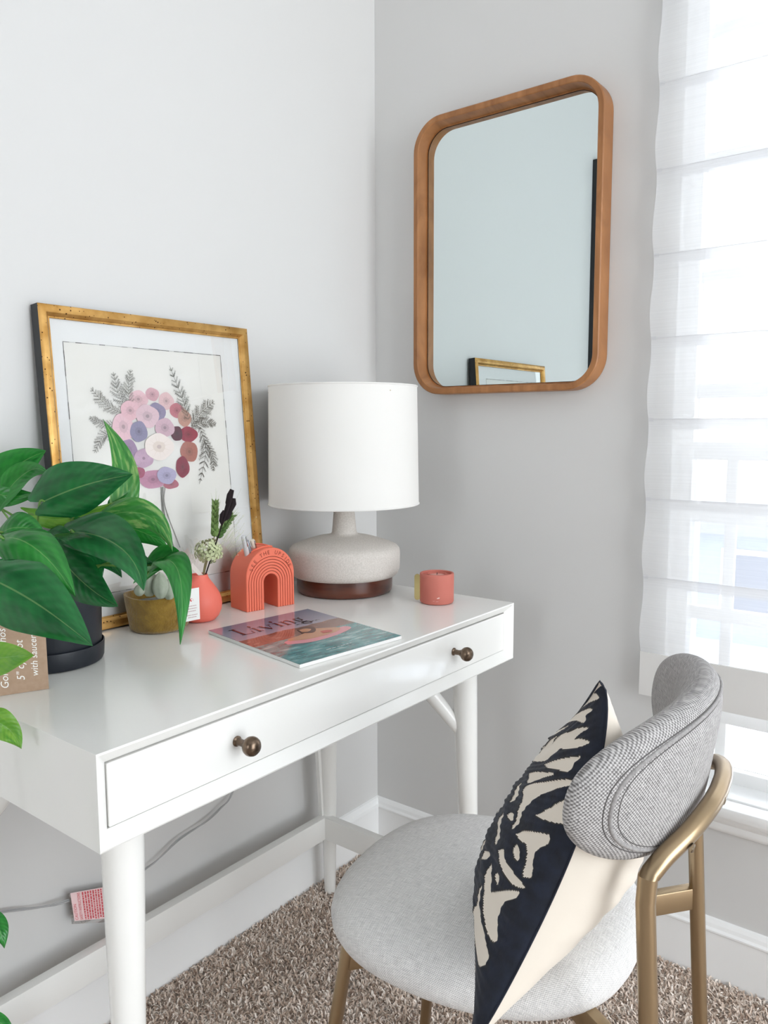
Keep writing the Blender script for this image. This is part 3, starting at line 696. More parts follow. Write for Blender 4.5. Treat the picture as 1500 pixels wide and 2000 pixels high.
# pen well: a low oval rim on the crown with a dark opening
m = MB(); c = HH-HW
def crown(a, d, lift): x = a; return (x, d, c+math.sqrt(max(0, (HW+lift)**2-x*x)))
n = 40; rings = []
for rx, lift in ((.0300, .0002), (.0300, .0022), (.0280, .0030), (.0265, .0022), (.0265, .0003)):
    rings.append([crown(-.006+rx*math.cos(2*PI*k/n), .034+rx*.72*math.sin(2*PI*k/n), lift) for k in range(n)])
m.add([v for r in rings for v in r], [(i*n+k, i*n+(k+1) % n, (i+1)*n+(k+1) % n, (i+1)*n+k) for i in range(4) for k in range(n)])
m.build('well_rim', CORAL, ho, 50)
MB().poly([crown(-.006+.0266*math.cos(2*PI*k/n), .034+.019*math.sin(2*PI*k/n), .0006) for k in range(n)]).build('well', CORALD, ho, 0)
m = MB(); txt = 'SEE THE UPSIDE'; rt = HW-.0118
for i, ch in enumerate(txt):
    vs, fs = text_geo(ch, .0105)
    if not vs: continue
    mx = max(v.x for v in vs)/2
    ang = math.radians(160-i*140/(len(txt)-1))
    for_ = [(rt+v.y, v.x-mx) for v in vs]
    m.add([(r_*math.cos(ang)+s_*math.sin(ang), -.0004, c+r_*math.sin(ang)-s_*math.cos(ang)) for r_, s_ in for_], fs)
m.build('engraved_words', CORALD, ho, 0)
# pens standing in it
hinv = Matrix.Rotation(math.radians(-11.5), 4, 'Z')
for k, (a, b, lean, lb) in enumerate(((-.031, .030, (-.30, .1), 'white pen with chrome clip, the leftmost in the coral pen holder'), (-.022, .026, (-.38, -.05), 'silver grey pen lying lowest in the coral pen holder'), (-.010, .036, (-.42, .15), 'short cream pen at the right in the coral pen holder'))):
    base = Vector((hx, hy, TOP))+hinv @ Vector((a, b, .089+(.012 if k == 2 else .006)))
    pe = empty('pen', base, (lean[1], lean[0], 0), label=lb, cat='pen', group='pens in the coral holder')
    hgt = (.050, .040, .034)[k]
    MB().lathe([(.0042, 0), (.0052, .002), (.0052, hgt-.004), (.0042, hgt-.001), (.001, hgt)], 16).build('barrel', [PENW, mat('grey_pen', (160, 166, 172), .25, .5), mat('cream_pen', (236, 224, 206), .3)][k], pe, 40)
    MB().box((-.001, -.0072, hgt-.022), (.001, -.0058, hgt-.001)).build('clip', CHROME, pe, 40, .0003)

# ------------------------------------------------------------------ candle mug
cx, cy = -.3033, -.394
cn = empty('candle', (cx, cy, TOP), label='terracotta candle with a flat brass handle, alone at the right end of the desk', cat='candle')
MB().lathe([(.030, 0), (.0322, .0012), (.0335, .004), (.0338, .052), (.0335, .0575), (.0328, .0588), (.0300, .0590), (.0288, .0580), (.0285, .054), (.020, .0538), (.0195, .0568), (.0185, .0572), (.0175, .0568), (.017, .052), (.002, .0515)], 72).build('vessel', TERRA, cn, 35)
MB().lathe([(.0168, .052), (.0165, .0545), (.006, .0548), (.001, .0548)], 40).build('wax', WAX, cn, 35)
MB().tube([(0, 0, .054), (.001, 0, .059)], .0008, 6).build('wick', BLACKP, cn)
m = MB(); R_ = rrect(.012, .052, .0059, 8, .0, .031)
# handle: rounded flat plate standing off the left side, edge toward the cup
hd = Vector((-.616, .788, 0)); tn = Vector((-.788, -.616, 0))
pl = []
for s in (-.0011, .0011): pl += [hd*(.0385+a)+tn*(s+.003)+Vector((0, 0, b)) for a, b in R_]
k = len(R_); m.add(pl, [tuple(range(k)), tuple(range(2*k-1, k-1, -1))]+[(i, (i+1) % k, k+(i+1) % k, k+i) for i in range(k)])
m.build('brass_handle', BRASSP, cn, 40)
# pale printed mark low on the front of the cup
m = MB(); vd = Vector((-.788, -.616, 0)); rt_ = Vector((.616, -.788, 0))
for x0, y0, x1, y1 in ((-.002, .0135, .003, .0155), (.0005, .0155, .0035, .0165), (-.010, .0085, -.006, .0092), (-.004, .0075, .001, .0082)):
    m.add([(vd*math.cos(x/.0338)+rt_*math.sin(x/.0338))*.0341+Vector((0, 0, y)) for x, y in ((x0, y0), (x1, y0+.0004), (x1, y1), (x0, y1-.0003))], [(0, 1, 2, 3)])
m.build('printed_mark', mat('pale_print', (240, 205, 196), .7), cn, 0)

# ------------------------------------------------------------------ magazine
mc = [Vector((-.7349, -.2234, 0)), Vector((-.5187, -.2477, 0)), Vector((-.5640, -.5020, 0)), Vector((-.7798, -.4800, 0))]   # TL TR BR BL
mg = empty('magazine', (mc[3].x, mc[3].y, TOP), label='glossy magazine lying flat on the desk, swimmer on a pink float on its cover', cat='magazine')
def mp_(u, v, z): return (mc[3]*(1-u)*(1-v)+mc[2]*u*(1-v)+mc[1]*u*v+mc[0]*(1-u)*v)-Vector((mc[3].x, mc[3].y, 0))+Vector((0, 0, z))
m = MB(); th = .0052
m.add([mp_(u, v, 0) for u, v in ((0, 0), (1, 0), (1, 1), (0, 1))]+[mp_(u, v, th) for u, v in ((0, 0), (1, 0), (1, 1), (0, 1))], [(0, 3, 2, 1), (0, 1, 5, 4), (1, 2, 6, 5), (2, 3, 7, 6), (3, 0, 4, 7), (4, 5, 6, 7)])
m.build('pages', PAPERW, mg, 0)
def cover():
    mt, N, L, B = newmat('cover_picture'); tc = N.new('ShaderNodeTexCoord'); sx = N.new('ShaderNodeSeparateXYZ'); L.new(tc.outputs['UV'], sx.inputs[0])
    def mth(op, a_, b_=None):
        x = N.new('ShaderNodeMath'); x.operation = op
        for i, v in enumerate((a_, b_)):
            if v is None: continue
            if isinstance(v, (int, float)): x.inputs[i].default_value = v
            else: L.new(v, x.inputs[i])
        return x.outputs[0]
    def noise(sc, vec, det=4):
        mpn = N.new('ShaderNodeMapping'); mpn.inputs['Scale'].default_value = vec; L.new(tc.outputs['UV'], mpn.inputs[0])
        n = N.new('ShaderNodeTexNoise'); n.inputs['Scale'].default_value = sc; n.inputs['Detail'].default_value = det; L.new(mpn.outputs[0], n.inputs['Vector']); return n.outputs['Fac']
    def ramp(f, *st):
        r = N.new('ShaderNodeValToRGB'); c = r.color_ramp; c.elements[0].position = st[0][0]; c.elements[0].color = (*lin(st[0][1]), 1); c.elements[1].position = st[-1][0]; c.elements[1].color = (*lin(st[-1][1]), 1)
        for p, q in st[1:-1]: e = c.elements.new(p); e.color = (*lin(q), 1)
        L.new(f, r.inputs[0]); return r.outputs[0]
    def mix(f, a_, b_):
        x = N.new('ShaderNodeMix'); x.data_type = 'RGBA'; L.new(f, x.inputs[0]); L.new(a_, x.inputs[6]); L.new(b_, x.inputs[7]); return x.outputs[2]
    V_ = sx.outputs[1]; U = sx.outputs[0]
    sky = ramp(mth('ADD', V_, mth('MULTIPLY', noise(3, (1, 1, 1)), .1)), (.5, (190, 180, 190)), (.8, (150, 150, 170)), (1, (120, 130, 155)))
    hills = ramp(noise(9, (1, 3, 1)), (.3, (96, 56, 48)), (.6, (150, 104, 92)), (.8, (190, 150, 135)))
    water = ramp(noise(5, (1, 4, 1), 6), (.35, (36, 104, 112)), (.55, (84, 150, 152)), (.7, (180, 205, 205)))
    hz = mth('ADD', .60, mth('MULTIPLY', noise(4, (1, .01, 1)), .08)); wl_ = mth('ADD', .44, mth('MULTIPLY', noise(6, (1, .01, 1)), .05))
    c = mix(mth('LESS_THAN', V_, hz), sky, hills); c = mix(mth('LESS_THAN', V_, wl_), c, water)
    L.new(c, B.inputs['Base Color']); B.inputs['Roughness'].default_value = .12; B.inputs['Coat Weight'].default_value = .6; B.inputs['Coat Roughness'].default_value = .04
    return mt
m = MB(); m.add([mp_(u, v, th+.0003) for u, v in ((0, 0), (1, 0), (1, 1), (0, 1))], [(0, 1, 2, 3)], 0, [(0, 0), (1, 0), (1, 1), (0, 1)]); m.build('cover', cover(), mg, 0)
PK = mat('pink_float', (232, 150, 160), .15, coat=.5); SK = mat('tan_skin_print', (206, 146, 110), .15, coat=.5); HR = mat('brown_hair_print', (84, 44, 34), .15, coat=.5); DKR = mat('title_ink', (44, 24, 40), .15, coat=.5); WHI = mat('cover_white', (235, 240, 240), .15, coat=.5); RED = mat('red_swimsuit_print', (196, 60, 50), .15, coat=.5)
def blob(pts, mt, z, name):
    P = catmull([(u, v, 0) for u, v in pts]+[(*pts[0], 0)], 5)[:-1]
    MB().poly([mp_(p.x, p.y, th+z) for p in P]).build(name, mt, mg, 0)
blob([(.22, .36), (.4, .30), (.65, .31), (.86, .37), (.84, .44), (.6, .42), (.35, .43), (.24, .42)], PK, .0005, 'printed_float')
blob([(.28, .41), (.45, .36), (.7, .37), (.80, .43), (.72, .49), (.60, .54), (.52, .50), (.42, .47), (.30, .45)], SK, .0007, 'printed_swimmer')
blob([(.48, .50), (.52, .60), (.60, .62), (.66, .58), (.62, .50), (.55, .46)], HR, .0009, 'printed_hair')
blob([(.50, .52), (.54, .50), (.60, .53), (.58, .57), (.52, .57)], SK, .0010, 'printed_face')
blob([(.60, .40), (.68, .39), (.70, .43), (.62, .45)], RED, .0010, 'printed_swimsuit')
# title in a high-contrast serif
m = MB(); Z = th+.0009
def rect(x0, y0, x1, y1): m.poly([T(x0, y0), T(x1, y0), T(x1, y1), T(x0, y1)])
def T(x, y): return mp_(.10+x*.0775, .73+y*.165, Z)
def stroke(P, W_):
    P = [Vector((x, y, 0)) for x, y in P]; Lq = []
    for i, p in enumerate(P):
        t_ = (P[min(i+1, len(P)-1)]-P[max(i-1, 0)]).normalized(); nn = Vector((-t_.y, t_.x, 0)); w_ = W_[i] if isinstance(W_, list) else W_
        Lq.append((p+nn*w_/2, p-nn*w_/2))
    for a_, b_ in zip(Lq, Lq[1:]): m.poly([T(*q[:2]) for q in (a_[0], b_[0], b_[1], a_[1])])
def oval(cx_, cy_, rx, ry, thick, thin, a0=0, a1=360, n=28):
    P = []; W_ = []
    for k in range(n+1):
        a_ = math.radians(a0+(a1-a0)*k/n); P.append((cx_+rx*math.cos(a_), cy_+ry*math.sin(a_))); W_.append(thin+(thick-thin)*abs(math.cos(a_))**1.5)
    stroke(P, W_)
rect(.35, 0, .62, 1.0); rect(.1, .96, .9, 1.0); rect(.1, 0, 1.7, .04); stroke([(1.6, .02), (1.7, .32)], .08)
rect(2.25, 0, 2.48, .62); rect(2.0, .58, 2.4, .62); rect(2.0, 0, 2.75, .035); oval(2.36, .88, .07, .07, .14, .1)
stroke([(3.15, .62), (3.75, 0)], .22); stroke([(3.75, 0), (4.3, .62)], .05); rect(2.9, .585, 3.55, .62); rect(4.05, .585, 4.55, .62)
rect(4.98, 0, 5.21, .62); rect(4.75, .58, 5.15, .62); rect(4.75, 0, 5.45, .035); oval(5.36, .88-.0, .0, .0, .0, .0) if False else None
rect(5.85, 0, 6.08, .62); rect(5.62, .58, 6.0, .62); rect(5.62, 0, 6.3, .035)
stroke([(6.08, .45), (6.25, .58), (6.5, .63), (6.72, .56), (6.8, .42)], [.04, .06, .1, .17, .22]); rect(6.7, 0, 6.93, .44); rect(6.48, 0, 7.15, .035)
oval(5.095, .88, .07, .07, .14, .1)
oval(7.85, .40, .34, .23, .2, .05); stroke([(7.6, .2), (7.48, .08), (7.7, -.02), (8.2, -.04)], [.05, .08, .12, .12]); oval(7.9, -.2, .48, .17, .16, .05); stroke([(8.1, .56), (8.3, .66), (8.46, .62)], [.04, .06, .12])
for f in m.f: pass
m.build('cover_title', DKR, mg, 0)
def printed_line(mb, fn, u0, u1, v, h_):
    """a line of print too small to read: a row of short dashes"""
    u = u0
    while u < u1:
        w_ = random.uniform(.012, .045); mb.poly([fn(u, v), fn(min(u1, u+w_), v), fn(min(u1, u+w_), v+h_), fn(u, v+h_)]); u += w_+.012
m = MB(); printed_line(m, lambda u, v: mp_(u, v, Z), .34, .60, .10, .008); m.build('small_print', WHI, mg, 0)
m = MB(); printed_line(m, lambda u, v: mp_(u, v, Z), .60, .84, .69, .008); m.build('small_print', DKR, mg, 0)

# ------------------------------------------------------------------ coral bud vase and dried flowers
vx, vy = -.6822, -.1365
va = empty('bud_vase', (vx, vy, TOP), label='coral teardrop bud vase between the mustard pot and the pen holder', cat='vase')
MB().lathe([(.020, 0), (.027, .0015), (.034, .009), (.0385, .020), (.0397, .030), (.0385, .040), (.035, .050), (.029, .060), (.0225, .069), (.0175, .076), (.0155, .081), (.0152, .0835), (.0142, .0838), (.0135, .081), (.014, .074)], 64).build('body', CORALV, va, 60)
def vpt(x, y, d=1.425): return at(x, y, d)
SG = mat('pale_green_petal', (206, 214, 168), .7); SG2 = mat('cream_petal', (236, 236, 214), .7); WHEAT = mat('green_wheat', (120, 150, 82), .7); WHEATD = mat('dark_green_wheat', (84, 118, 58), .7)
DRY = mat('dry_stem', (150, 140, 100), .8); BLK = mat('black_dried_pod', (30, 17, 21), .85); AWN = mat('pale_awn', (176, 190, 130), .7)
neck = Vector((vx, vy, TOP+.078))
hy_ = empty('dried_hydrangea', neck, label='pale green dried hydrangea head in the coral vase', cat='flower', group='dried flowers in the coral vase')
hc = vpt(408, 1078); HL = local(hy_, [hc])[0]
MB().tube([(0, 0, -.03), HL*.5+Vector((.002, 0, 0)), HL], .0012, 6).build('stem', DRY, hy_)
for k in range(70):
    a = random.uniform(0, 2*PI); zz = random.uniform(-1, 1); r = (1-zz*zz)**.5; dv = Vector((r*math.cos(a), r*math.sin(a), zz*.9+.05)); c0 = HL+dv*.0235*random.uniform(.75, 1.1)
    q = dv.to_track_quat('Z', 'Y'); m = MB(); R0 = random.uniform(.0068, .0092)
    for p4 in range(4):
        an = p4*PI/2+a
        def pp(rr, da, hh): return c0+q @ Vector((rr*math.cos(an+da), rr*math.sin(an+da), hh))
        m.add([pp(0, 0, 0), pp(R0*.6, -.6, .0012), pp(R0, -.25, .0004), pp(R0, .25, .0004), pp(R0*.6, .6, .0012)], [(0, 1, 2, 3, 4)])
    m.build('petal', SG if k % 3 else SG2, hy_, 60)
def wheat(tip, base, name_label, mtv):
    o = empty('wheat_ear', neck, label=name_label, cat='flower', group='dried flowers in the coral vase')
    tp, bs = local(o, [tip, base]); ax = (tp-bs); Ln = ax.length; ax.normalize(); q = ax.to_track_quat('Z', 'Y')
    MB().tube([(0, 0, -.03), bs*.5, bs, bs+ax*Ln*.9], [.0011, .001, .001, .0006], 6).build('stem', DRY, o)
    for i in range(11):
        s = i/11
        for sd in range(3):
            an = sd*2*PI/3+i*1.05; c0 = bs+ax*Ln*s*.85; dr = q @ Vector((math.cos(an), math.sin(an), 1.5)).normalized()
            rr = .0058*(1-.40*s); m = MB().tube([c0, c0+dr*.004, c0+dr*.009, c0+dr*.0135], [.0008, rr*.62, rr*.55, .0003], 7); m.build('grain', mtv, o, 60)
    m = MB()
    for i in range(26):
        s = random.uniform(.2, .95); an = random.uniform(0, 2*PI); c0 = bs+ax*Ln*s*.85; dr = q @ Vector((.35*math.cos(an), .35*math.sin(an), 1)).normalized(); m.tube([c0, c0+dr*random.uniform(.018, .032)], [.00028, .00012], 4)
    tag(m.build('awns', AWN, o, 60), kind='stuff')
wheat(vpt(421, 968, 1.43), vpt(419, 1048, 1.43), 'green wheat ear standing upright behind the dried hydrangea', WHEAT)
wheat(vpt(458, 1000, 1.45), vpt(424, 1050, 1.44), 'green wheat ear leaning right in the coral vase', WHEATD)
o = empty('dried_pod', neck, label='nearly black dried seed pod standing above the coral vase', cat='flower', group='dried flowers in the coral vase')
b0, t0 = local(o, [vpt(432, 1030, 1.41), vpt(455, 957, 1.41)])
MB().tube([(0, 0, -.03), b0], .0012, 6).build('stem', BLK, o)
ax = (t0-b0)
for (s0, s1, r_, dx) in ((0, 1.0, .0062, 0), (.30, .78, .0055, .006), (.15, .5, .005, .005), (.5, 1.02, .005, -.003), (.05, .45, .005, -.004)):
    rv = Vector((.616, -.788, 0))*dx*1.1; r_ *= .98; MB().tube([b0+ax*s0, b0+ax*(s0+(s1-s0)*.3)+rv, b0+ax*(s0+(s1-s0)*.7)+rv*1.3, b0+ax*s1+rv], [.001, r_*.8, r_, .0028], 10, flat=(1, .6)).build('pod_lobe', BLK, o, 60)
o = empty('wispy_grass', neck, label='fine pale wispy grass sprays fanning out of the coral vase', cat='flower', kind='stuff')
m = MB()
for k in range(130):
    px, py = random.choice([(random.gauss(458, 12), random.gauss(1015, 26)), (random.gauss(455, 12), random.gauss(1050, 16)), (random.gauss(383, 9), random.gauss(1075, 13))])
    e = local(o, [vpt(px, py, 1.44+random.uniform(-.03, .03))])[0]; b_ = e*random.uniform(.78, .9)+Vector((random.uniform(-.006, .006),)*3)
    m.tube([b_, e], [.00016, .0001], 3); m.lathe([(.0001, -.0008), (.0009, 0), (.0001, .0008)], 5, tuple(e), 1)
ob = m.build('spray', [AWN, SG2], o, 0)
o = empty('pressed_white_leaf', neck, label='small folded off-white dried leaf at the left of the vase mouth', cat='leaf')
lf = local(o, [vpt(366, 1102, 1.40), vpt(376, 1099, 1.405), vpt(397, 1123, 1.41), vpt(388, 1124, 1.405), vpt(372, 1108, 1.395)])
MB().add(lf, [(0, 1, 4), (1, 2, 3, 4)]).build('blade', mat('off_white_leaf', (222, 212, 204), .8), o, 0)

# ------------------------------------------------------------------ felt pot with faux cactus and card
fx, fy = -.7605, -.1240
fp = empty('felt_pot', (fx, fy, TOP), label='small mustard ochre felt pot in front of the gilt frame', cat='pot')
m = MB(); n = 72; prof = [(.040, 0), (.0465, .001), (.0495, .006), (.0515, .02), (.0545, .04), (.0575, .0605), (.0572, .0622), (.0545, .0622), (.0535, .060), (.0515, .045), (.050, .035)]
vs = []
for i, (r, z) in enumerate(prof):
    for k in range(n):
        a = 2*PI*k/n; wob = 1+.012*math.sin(2*a+1)+.006*math.sin(5*a)
        vs.append((r*wob*math.cos(a), r*wob*math.sin(a), z+(.0015*math.sin(3*a) if z > .05 else 0)))
m.add(vs, [(i*n+k, i*n+(k+1) % n, (i+1)*n+(k+1) % n, (i+1)*n+k) for i in range(len(prof)-1) for k in range(n)]+[tuple(reversed(range(n))), tuple((len(prof)-1)*n+k for k in range(n))])
m.build('body', FELT, fp, 60)
GS = mat('grey_green_felt_lobe', (142, 152, 132), .8, noise=(60, .2), rgb2=(170, 176, 160)); PKT = mat('dusty_pink_felt', (206, 150, 160), .8, noise=(60, .25), rgb2=(232, 214, 214)); DG = mat('dark_filler', (60, 62, 56), .95, noise=(80, .2), rgb2=(120, 120, 112))
ca = empty('faux_succulent', (fx, fy, TOP+.040), label='grey-green faux succulent with pink tips in the mustard pot', cat='plant')
MB().lathe([(.050, -.004), (.049, .004), (.03, .008), (.002, .010)], 40).build('filler', DG, ca, 50)
def lobe(px, py, d, r, h_, mt_, name):
    c0 = local(ca, [at(px, py, d)])[0]; m = MB(); n1 = 24
    P = []
    for i in range(11):
        t_ = i/10; P.append((r*math.sin(PI*min(1, t_*.93+.07))**.7*(1-.2*t_), h_*(t_-.5)))
    vs = [(c0.x+(rr*(1+.08*math.cos(6*2*PI*k/n1)))*math.cos(2*PI*k/n1), c0.y+(rr*(1+.08*math.cos(6*2*PI*k/n1)))*math.sin(2*PI*k/n1), c0.z+zz) for rr, zz in P for k in range(n1)]
    m.add(vs, [(i*n1+k, i*n1+(k+1) % n1, (i+1)*n1+(k+1) % n1, (i+1)*n1+k) for i in range(10) for k in range(n1)]); m.build(name, mt_, ca, 60)
lobe(291, 1135, 1.31, .016, .050, GS, 'succulent_lobe'); lobe(313, 1142, 1.30, .015, .045, GS, 'succulent_lobe'); lobe(330, 1150, 1.31, .013, .035, GS, 'succulent_lobe')
lobe(296, 1098, 1.31, .012, .026, PKT, 'pink_tip'); lobe(315, 1096, 1.31, .0105, .022, PKT, 'pink_tip'); lobe(272, 1152, 1.30, .010, .02, GS, 'succulent_lobe')
# white gift card propped against pot and vase
gc = empty('gift_card', at(372, 1216, 1.335), label='small white card with a red mark, propped between mustard pot and coral vase', cat='card')
cc = [at(*q) for q in ((352, 1217, 1.325), (390.5, 1209, 1.345), (388.5, 1147.5, 1.368), (350, 1154, 1.348))]
q0, q1, q2, q3 = local(gc, cc); nn = (q1-q0).cross(q3-q0).normalized()*.0006
MB().add([q0, q1, q2, q3, q0+nn, q1+nn, q2+nn, q3+nn], [(0, 1, 2, 3), (4, 7, 6, 5), (0, 4, 5, 1), (1, 5, 6, 2), (2, 6, 7, 3), (3, 7, 4, 0)]).build('card_stock', PAPERW, gc, 0)
if nn.dot(local(gc, [CAM])[0]) < 0: nn = -nn
def cpt(u, v): return q0*(1-u)*(1-v)+q1*u*(1-v)+q2*u*v+q3*(1-u)*v+nn*1.4
m = MB(); 
for k in range(14):
    a0, a1 = 2*PI*k/16-.8, 2*PI*(k+1)/16-.8
    m.poly([cpt(.60+.085*math.cos(a0), .64+.05*math.sin(a0)), cpt(.60+.085*math.cos(a1), .64+.05*math.sin(a1)), cpt(.60+.055*math.cos(a1)+.02, .64+.03*math.sin(a1)+.01), cpt(.60+.055*math.cos(a0)+.02, .64+.03*math.sin(a0)+.01)])
m.build('red_crescent', mat('red_ink', (208, 70, 70), .6), gc, 0)
m = MB()
for v0, u0, u1 in ((.44, .40, .84), (.36, .36, .86), (.28, .40, .80), (.16, .34, .88), (.09, .40, .82)): printed_line(m, cpt, u0, u1, v0, .022)
m.build('small_print', mat('grey_pink_ink', (190, 150, 150), .7), gc, 0)

# ------------------------------------------------------------------ pothos
px_, py_ = -.9777, -.1569
po = empty('plant_pot', (px_, py_, TOP), label='navy-black cylinder plant pot with attached saucer at the left end of the desk', cat='pot')
MB().lathe([(.066, .010), (.071, .012), (.0725, .016), (.0755, .129), (.0755, .1315), (.073, .1315), (.072, .125), (.070, .112)], 80).build('body', NAVYPOT, po, 40)
MB().lathe([(.070, 0), (.0735, .001), (.0752, .005), (.0766, .026), (.0764, .0278), (.0752, .0282), (.0742, .026), (.072, .010)], 80).build('saucer', NAVYPOT, po, 40)
MB().lathe([(.0715, .108), (.05, .113), (.02, .111), (.001, .112)], 40).build('soil', SOIL, po, 60)
pot_top = Vector((px_, py_, TOP+.11))
pl = empty('pothos_plant', pot_top, label='trailing green pothos with glossy heart leaves growing from the navy pot', cat='plant')
LM = {'d': LEAFD, 'm': LEAFM, 'l': LEAFL, 'v': LEAFV}
def leaf(b, mdp, t, hw, roll=0, fold=.18, kind='d', droop=.25, stem=None):
    B_, Md, T_ = [Vector(at(*q)) for q in (b, mdp, t)]
    ctl = Md*2-(B_+T_)*.5
    cc_ = Vector(CAM); ax = (T_-B_).normalized(); view = (cc_-(B_+T_)*.5).normalized()
    sd = ax.cross(view).normalized(); sd = (Matrix.Rotation(math.radians(roll), 3, ax) @ sd)
    ns, nt = 20, 12; m = MB()
    def S_(s): return B_*(1-s)**2+ctl*2*s*(1-s)+T_*s*s
    def fn(u, v):
        s = v; k = (u-.5)*2
        tg_ = (S_(min(1, s+.01))-S_(max(0, s-.01))).normalized(); sd_ = (sd-tg_*sd.dot(tg_)).normalized(); nr = sd_.cross(tg_); 
        if nr.dot(view) < 0 and abs(roll) < 90: nr = -nr
        wv = hw*(math.sin(PI*min(1, (s*.93+.07))**.66)**.85 if s < 1 else 0.0)*(1-.12*s)
        wv = max(wv, .0003)
        ak = abs(k); lobe_ = -.16*(T_-B_).length*(1-s)**4*math.sin(PI*ak)**1.0
        p = S_(s)+tg_*lobe_+sd_*wv*k+nr*(wv*fold*ak*1.2-wv*droop*ak*ak*1.3+.0012*math.sin(9*s+2*k))
        return p
    m.grid(fn, nt, ns, 0)
    m.v = local(pl, m.v); o_ = m.build('leaf', LM[kind], pl, 60)
    st = stem if stem is not None else (px_+random.uniform(-.03, .03), py_+random.uniform(-.03, .03), TOP+.112)
    st = Vector(st); mid = (st+B_)*.5+Vector((0, 0, .02)); back = (B_-ax*.006)
    m = MB().tube(local(pl, catmull([st, mid, back, B_+ax*.004], 6)), .0015, 8); m.build('petiole', STEM, pl, 60)
    return o_
leaf((-28, 965, 1.20), (30, 912, 1.21), (90, 880, 1.22), .034, 10, .2, 'm')
leaf((0, 985, 1.13), (52, 922, 1.11), (99, 926, 1.09), .018, -15, .5, 'm', .1)
leaf((-30, 950, 1.12), (10, 968, 1.12), (75, 965, 1.12), .020, 10, .1, 'm')
leaf((228, 1003, 1.14), (240, 915, 1.155), (201, 819, 1.17), .0225, 22, .3, 'v', .0)
leaf((218, 1005, 1.16), (248, 972, 1.16), (264, 905, 1.17), .021, 5, .2, 'm')
leaf((62, 1006, 1.14), (140, 1012, 1.13), (232, 978, 1.12), .0155, 0, .1, 'l')
leaf((150, 1008, 1.13), (200, 1000, 1.13), (250, 962, 1.13), .010, 0, .1, 'm')
leaf((84, 980, 1.09), (165, 948, 1.065), (259, 926, 1.05), .040, 8, .16, 'd', .3)
leaf((203, 1010, 1.12), (288, 1008, 1.10), (337, 1077, 1.09), .0225, 10, .25, 'v', .3)
leaf((222, 1028, 1.17), (280, 1040, 1.16), (329, 1074, 1.15), .019, 0, .2, 'm')
leaf((230, 1060, 1.14), (260, 1085, 1.13), (300, 1100, 1.13), .016, 0, .2, 'd')
leaf((284, 1120, 1.12), (345, 1108, 1.09), (352, 1259, 1.05), .0235, -12, .35, 'm', .2)
leaf((292, 1106, 1.13), (335, 1090, 1.12), (368, 1140, 1.10), .019, 5, .25, 'm', .2)
leaf((143, 1040, 1.10), (236, 1070, 1.04), (281, 1154, 1.01), .034, -5, .45, 'd', .1)
leaf((95, 1048, 1.13), (125, 1056, 1.12), (150, 1092, 1.11), .018, 15, .2, 'd')
leaf((5, 1040, 1.06), (45, 1030, 1.05), (88, 1045, 1.05), .024, -15, .2, 'm')
leaf((150, 1060, 1.17), (180, 1080, 1.16), (196, 1144, 1.15), .023, 25, .2, 'd')
leaf((105, 1080, 1.13), (128, 1110, 1.12), (140, 1160, 1.11), .030, 10, .2, 'd')
leaf((160, 1075, 1.15), (205, 1090, 1.15), (238, 1128, 1.15), .018, 0, .3, 'd')
leaf((118, 1085, 1.10), (165, 1140, 1.07), (231, 1184, 1.04), .031, 8, .2, 'd', .3)
leaf((30, 1110, 1.12), (20, 1150, 1.11), (30, 1200, 1.10), .045, 0, .2, 'd')
leaf((8, 1052, 1.01), (75, 1075, .98), (147, 1165, .955), .031, -12, .15, 'm', .35)
leaf((-20, 1130, .97), (70, 1178, .935), (181, 1261, .90), .045, 5, .14, 'd', .3)
leaf((-45, 1292, .90), (10, 1284, .885), (66, 1279, .87), .021, 5, .2, 'l', .2, at(-90, 1270, .93))
vine = [pot_top+Vector((-.03, -.03, .0)), at(-60, 1150, 1.0), at(-90, 1260, .92), at(-70, 1380, .90), at(-55, 1600, .88), at(-50, 1800, .88), at(-48, 2050, .88)]
MB().tube(local(pl, catmull(vine, 8)), .002, 8).build('vine', STEM, pl, 60)
leaf((-22, 1404, .90), (16, 1424, .895), (42, 1463, .89), .0175, 20, .3, 'l', .2, at(-68, 1390, .90))
leaf((-32, 1800, .88), (-4, 1812, .88), (8, 1852, .88), .0135, 10, .3, 'm', .2, at(-52, 1780, .88))
leaf((-30, 1996, .88), (0, 1998, .88), (28, 2022, .88), .0105, 10, .3, 'm', .2, at(-50, 1980, .88))

# kraft plant label
kc = [Vector((-1.0475, -.2760, TOP)), Vector((-1.1250, -.2430, TOP))]
e = (kc[0]-kc[1]).normalized(); nb_ = Vector((-e.y, e.x, 0)); upk = (nb_*.10+Vector((0, 0, 1))).normalized()
kr = empty('kraft_label', kc[1], label='brown kraft card with white handwriting leaning on the navy plant pot', cat='card')
def kp(u, v, off=0): return e*u+upk*v-nb_*off
wk = (kc[0]-kc[1]).length; hk = .118
MB().add([kp(0, 0), kp(wk, 0), kp(wk, hk), kp(0, hk), kp(0, 0, .0008), kp(wk, 0, .0008), kp(wk, hk, .0008), kp(0, hk, .0008)], [(0, 3, 2, 1), (4, 5, 6, 7), (0, 1, 5, 4), (1, 2, 6, 5), (2, 3, 7, 6), (3, 0, 4, 7)]).build('card_stock', KRAFT, kr, 0)
m = MB()
for tx, u_, v_, sz in (('Golden Pothos in', wk-.0480, .008, .0150), ('5" cyl. pot', wk-.0285, .016, .0150), ('with saucer', wk-.0120, .019, .0135)):
    vs, fs = text_geo(tx, sz, .25); m.add([kp(u_-v.y*.9, v_+v.x*.86, .0011) for v in vs], fs)
m.build('handwriting', INKW, kr, 0)

